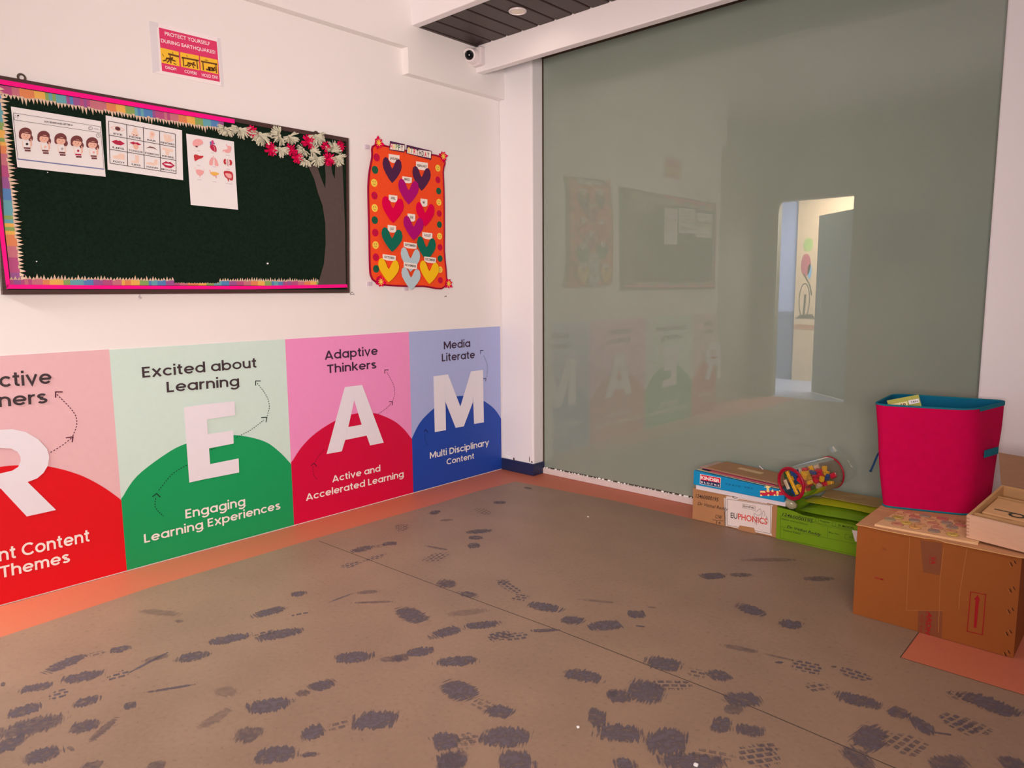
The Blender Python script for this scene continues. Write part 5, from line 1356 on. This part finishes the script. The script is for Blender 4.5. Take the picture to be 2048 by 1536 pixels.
b.add(r0 + r1, [[i, (i + 1) % k, k + (i + 1) % k, k + i] for i in range(k)], M_CLR); b.build('clear_wall', dr_, smooth=True)
M_CLE = mc.copy(); M_CLE.name = 'clear_film'
for nd in M_CLE.node_tree.nodes:
    if nd.type == 'MAP_RANGE': nd.inputs['To Min'].default_value = .0; nd.inputs['To Max'].default_value = .06
b = MB(); b.poly(circ(FC - AX * .0008, RD), M_CLE); b.build('clear_end', dr_)
b = MB(); b.poly(circ(FC + AX * (LEN + .0008), RD), M_CLR); b.build('clear_end', dr_)
for c, rr_ in ((FC - AX * .002, .0062), (FC + AX * (LEN + .002), .0052)):
    b = MB(); b.tube(circ(c, RD - .002), rr_, M_PIPE, 8, closed=True)
    if rr_ > .006:
        ri = circ(c, RD - .016); ro = circ(c, RD - .001)
        b.add(ri + ro, [[i, (i + 1) % k, k + (i + 1) % k, k + i] for i in range(k)], M_PIPE)
    b.build('piping_ring', dr_, smooth=True)
TB = dict(yellow=mat('brick_yellow', (240, 164, 26), .80, .3, .5), red=mat('brick_red', (192, 10, 48), .75, .3, .5), blue=mat('brick_blue', (26, 62, 118), .7, .3, .5), green=mat('brick_green', (36, 78, 34), .7, .3, .5), white=mat('brick_white', (206, 180, 156), .8, .3, .5))


def brick(colr, lx, ly, lz, M_, label, name='toy_brick'):
    b = MB(); b.box((-lx / 2, -ly / 2, -lz / 2), (lx / 2, ly / 2, lz / 2), TB[colr], M_, bev=.0015)
    nx, ny = max(1, round(lx / .018)), max(1, round(ly / .018))
    for i in range(nx):
        for j in range(ny):
            c = M_ @ Vector((-lx / 2 + (i + .5) * lx / nx, -ly / 2 + (j + .5) * ly / ny, lz / 2)); ax = (M_.to_3x3() @ Z).normalized()
            b.disc(c, ax, .0052, TB[colr], 10, .0035)
    tag(b.build(name), label, 'toy brick', 'toy bricks in the clear drum bag')


def inbag(u, v, t, e):
    """matrix inside the bag: u right, v up on the end disc, t along the axis, e euler"""
    from mathutils import Euler
    r = Matrix((U1, V1, -AX)).transposed().to_4x4() @ Euler(e).to_matrix().to_4x4()
    r.translation = FC + U1 * u + V1 * v + AX * t
    return r


CD = 12.8 * 33.0     # crop pixels per unit radius, front end
fu = lambda x, y: ((x - 595) / 370 * RD, -(y - 850) / 430 * RD)
u, v = fu(560, 860); brick('yellow', .135, .017, .012, inbag(u, v, .016, (0, 0, math.radians(-59))), 'long yellow toy bar lying across the near end of the bag')
u, v = fu(790, 800); brick('red', .066, .022, .014, inbag(u, v, .030, (0, 0, math.radians(-30))), 'thick red toy bar right of the long yellow bar')
u, v = fu(570, 590); brick('blue', .044, .036, .02, inbag(u, v, .034, (0, 0, .2)), 'dark blue brick at the top of the near end of the bag')
u, v = fu(770, 640); brick('yellow', .040, .036, .02, inbag(u, v, .054, (0, 0, -.3)), 'square yellow brick at the upper right of the near end')
u, v = fu(330, 720); brick('green', .024, .04, .02, inbag(u, v, .034, (0, 0, .3)), 'dark green brick at the left of the near end of the bag')
u, v = fu(385, 960); brick('white', .020, .055, .008, inbag(u, v, .020, (0, 0, .5)), 'white plate at the lower left of the near end of the bag')
u, v = fu(580, 1110); brick('blue', .040, .030, .02, inbag(u, v, .034, (0, 0, -.4)), 'navy brick at the bottom of the near end of the bag')
u, v = fu(800, 1010); brick('yellow', .040, .040, .012, inbag(u, v, .030, (0, 0, .5)), 'flat yellow brick at the lower right of the near end')
u, v = fu(430, 810); brick('yellow', .026, .022, .012, inbag(u, v, .046, (0, 0, -.9)), 'little yellow brick behind the long yellow bar')
rb = random.Random(11)
WHR = ['near', 'second', 'middle', 'fourth', 'far']
cols = ['yellow', 'red', 'yellow', 'blue', 'red', 'yellow', 'white', 'red', 'green', 'yellow', 'red', 'yellow', 'blue', 'red', 'yellow', 'white', 'red', 'yellow', 'red', 'red', 'yellow', 'blue', 'red', 'yellow', 'green', 'red', 'yellow', 'white', 'red', 'yellow', 'red', 'blue']
spots = []
for t_ in (.085, .130, .175, .220, .265):
    for (u, v) in ((.050, .0), (.030, -.048), (-.030, -.048), (-.048, 0.002), (.002, .0), (.030, .042), (-.022, .044)): spots.append((u, v, t_))
HGT = {0: 'far right', 1: 'low right', 2: 'low left', 3: 'far left', 4: 'central', 5: 'high right', 6: 'high left'}
for i, (u, v, t_) in enumerate(spots):
    if i % 7 >= 5 and (i // 7) in (4,): continue
    c_ = cols[i % len(cols)]
    brick(c_, rb.choice((.034, .030, .036)), rb.choice((.026, .020)), .020, inbag(u, v, t_, (rb.uniform(-.5, .5), rb.uniform(-.5, .5), rb.uniform(0, 3))), '%s toy brick %s in the drum bag, %s layer from its near end' % (c_, HGT[i % 7], ('second', 'third', 'fourth', 'fifth', 'last')[i // 7]))

# ---------------- lime-green box with a printed form and folded pouches
M_LIME = mat('lime_card', (96, 118, 10), 0.74, 0.55, 0.25, 0.04, 14); M_LIMED = mat('lime_pouch', (84, 104, 10), 0.62, 0.35, 0.4, 0.10, 12); M_LINK = mat('form_ink', (36, 46, 8), 0.6, 0.6)
gb_ = thing('green_box', (2.59, 4.03, 0), 'open lime green card box with a printed form, between brown box and carton', 'storage box')
GX0, GX1, GY0, GY1, GH = 2.2745, 2.893, 3.893, 4.158, .186
b = MB()
fe = [(GX0, .184), (2.36, .180), (2.42, .166), (2.60, .166), (2.80, .168), (GX1, .176)]
b.slab([Vector((GX0, GY0, .001)), Vector((GX1, GY0, .001))] + [Vector((x, GY0, z)) for x, z in fe[::-1]], NY, -.005, M_LIME)
b.build('front_panel', gb_)
for nm, lo, hi in (('side_panel', (GX0, GY0 + .005, .001), (GX0 + .005, GY1, GH)), ('side_panel', (GX1 - .005, GY0 + .005, .001), (GX1, GY1, GH)), ('back_panel', (GX0 + .005, GY1 - .005, .001), (GX1 - .005, GY1, GH)), ('bottom_panel', (GX0 + .005, GY0 + .005, .001), (GX1 - .005, GY1 - .005, .006))):
    b = MB(); b.box(lo, hi, M_LIME); b.build(nm, gb_)
CN = crop(ony, GY0 - .0006, 1550, 960, 8.904)
b = MB(); a = Art(b, CN, NY)
a.line([(102, 640), (1440, 905)], .0012, M_LINK, .0005); a.line([(102, 640), (92, 1030), (1440, 1335)], .0012, M_LINK, .0005); a.line([(105, 830), (320, 870)], .0011, M_LINK, .0005); a.line([(300, 905), (1440, 1140)], .0011, M_LINK, .0005); a.line([(938, 845), (935, 1030)], .0011, M_LINK, .0005); a.line([(200, 1078), (660, 1165)], .0010, M_LINK, .0005); a.line([(660, 735), (860, 815), (1430, 920)], .0010, M_LINK, .0005)
for x, y in ((720, 675), (1022, 750)): a.line([(x, y), (x + 60, y + 14), (x + 58, y + 74), (x - 2, y + 60)], .0011, M_LINK, .0005, closed=True)
for t_, x0, y0, x1, y1, yh in (('EuroJunior', 432, 655, 690, 708, 632), ('Regular', 805, 735, 985, 775, 705), ('D MODEL', 1130, 822, 1420, 880, 785), ('Name of Pre-School', 118, 698, 580, 805, 675), ('Teacher Name', 140, 900, 455, 970, 872), ('Box No', 960, 940, 1140, 978, 915)): a.text(t_, x0, y0, x1, y1, x0, yh, M_LINK, .012, d=.0007)
a.line([(1250, 960), (1420, 995), (1415, 1080), (1245, 1040)], .0011, M_LINK, .0005, closed=True); a.text('15', 1330, 1030, 1390, 1042, 1330, 995, M_PEN, .01, d=.0007)
b.build('printed_form', gb_)
b = MB(); a = Art(b, CN, NY); a.text('12460000195', 130, 632, 668, 765, 130, 575, M_PEN, .004, .15, d=.0008); b.build('handwriting', gb_); b = MB(); a = Art(b, CN, NY); a.text('Dr Vitthal Reddy', 215, 850, 820, 1000, 215, 800, M_PEN, .006, .2, d=.0008); b.build('handwriting', gb_)
b = MB(); a = Art(b, CN, NY); a.poly([(1370, 890), (1470, 905), (1480, 1110), (1425, 1090)], M_STICK, .0010); b.build('torn_label', gb_)


def pouch(x0, x1, y0, y1, z0, z1, m, label, seed):
    rr = random.Random(seed); b = MB(); n_ = 16; k_ = 10
    def ht(i, j):
        u, v = i / n_, j / k_
        e = min(1, 5 * u, 5 * (1 - u)) * min(1, 4 * v, 4 * (1 - v))
        return z0 + .004 + (z1 - z0 - .004) * (e ** .5) * (.82 + .12 * math.sin(v * 9 + seed) + .06 * math.sin(u * 7 + seed * 2))
    P = lambda i, j: (x0 + (x1 - x0) * i / n_, y0 + (y1 - y0) * j / k_ + .008 * math.sin(i * .5 + seed))
    tp = [Vector((*P(i, j), ht(i, j))) for j in range(k_ + 1) for i in range(n_ + 1)]
    bt = [Vector((*P(i, j), z0)) for j in range(k_ + 1) for i in range(n_ + 1)]
    f = [[j * (n_ + 1) + i, j * (n_ + 1) + i + 1, (j + 1) * (n_ + 1) + i + 1, (j + 1) * (n_ + 1) + i] for j in range(k_) for i in range(n_)]
    b.add(tp, f, m); b.add(bt, [q[::-1] for q in f], m)
    bd = [i for i in range(n_ + 1)] + [j * (n_ + 1) + n_ for j in range(1, k_ + 1)] + [k_ * (n_ + 1) + i for i in range(n_ - 1, -1, -1)] + [j * (n_ + 1) for j in range(k_ - 1, 0, -1)]
    o_ = len(tp); tot = tp + bt
    b.add(tot, [[o_ + bd[q], o_ + bd[(q + 1) % len(bd)], bd[(q + 1) % len(bd)], bd[q]] for q in range(len(bd))], m)
    return tag(b.build('plastic_pouch', smooth=True), label, 'pouch', 'pouches in the lime green box')


pouch(2.29, 2.872, 3.915, 4.140, .0075, .120, M_LIMED, 'lime plastic pouch at the bottom of the green box', 1)
pouch(2.365, 2.868, 3.925, 4.140, .121, .170, M_LIMED, 'folded lime plastic pouch, second from the top in the green box', 2)
pouch(2.375, 2.865, 3.955, 4.140, .171, .214, M_LIMED, 'folded lime plastic pouch on top in the green box', 3)
pouch(2.385, 2.865, 4.005, 4.142, .2145, .243, mat('olive_pouch', (128, 120, 12), .66, .35, .4, .08, 12), 'olive yellow pouch edge below the tan cardboard sheet', 4)
b = MB(); b.slab([Vector((2.46, 4.050, .2435)), Vector((2.885, 4.030, .2435)), Vector((2.89, 4.150, .262)), Vector((2.46, 4.155, .262))], Vector((0, -.15, 1)).normalized(), .004, mat('tan_sheet', (134, 104, 66), .64, .75, .15, .05, 20))
a = Art(b, lambda x, y: onz(1550 + x / 8.904, 960 + y / 8.904, .258), Vector((0, -.15, 1)))
for x0, y0, x1 in ((1180, 262, 1560), (1170, 320, 1650), (1240, 350, 1640)): a.line([(x0, y0), (x1, y0 + 26)], .004, mat('faint_print', (122, 86, 62), .62), .006)
tag(b.build('cardboard_sheet'), 'tan cardboard sheet lying on the pouches behind the drum bag', 'cardboard')
# small clear crumpled bag on the corner of the green box
b = MB(); c = Vector((2.335, 3.912, .213)); k = 14; vs = []; rr = random.Random(8)
for j in range(8):
    ph = math.pi * (j + .5) / 8
    for i in range(k):
        t = 2 * math.pi * i / k; r = 1 + rr.uniform(-.1, .1)
        vs.append(c + Vector((.042 * math.sin(ph) * math.cos(t) * r, .022 * math.sin(ph) * math.sin(t) * r, .028 * math.cos(ph) * r - .006 * math.cos(t))))
b.add(vs, [[j * k + i, (j + 1) * k + i, (j + 1) * k + (i + 1) % k, j * k + (i + 1) % k] for j in range(7) for i in range(k)] + [list(range(k))[::-1][::-1], [7 * k + i for i in range(k)][::-1]], mat('grey_plastic', (150, 132, 104), .75, .18, .6, .12, 40))
tag(b.build('plastic_bag', smooth=True), 'small crumpled grey plastic bag on the left corner of the green box', 'plastic bag')

# ---------------- crumbs on the floor
for px, py, s_, lb in ((1176, 1034, .007, 'white paper crumb on the floor midway to the glass'), (1156, 1455, .006, 'white crumb on the floor at the bottom centre among shoe prints'), (1392, 1531, .009, 'pale crumb at the bottom edge of the floor')):
    p = onz(px, py, .0012); b = MB(); rr = random.Random(px)
    pts = [p + Vector((math.cos(t) * s_ * rr.uniform(.6, 1), math.sin(t) * s_ * rr.uniform(.6, 1), 0)) for t in (k * math.pi / 4 for k in range(8))]
    b.slab(pts, Z, s_ * .5, M_SPECK); tag(b.build('paper_crumb'), lb, 'crumb')
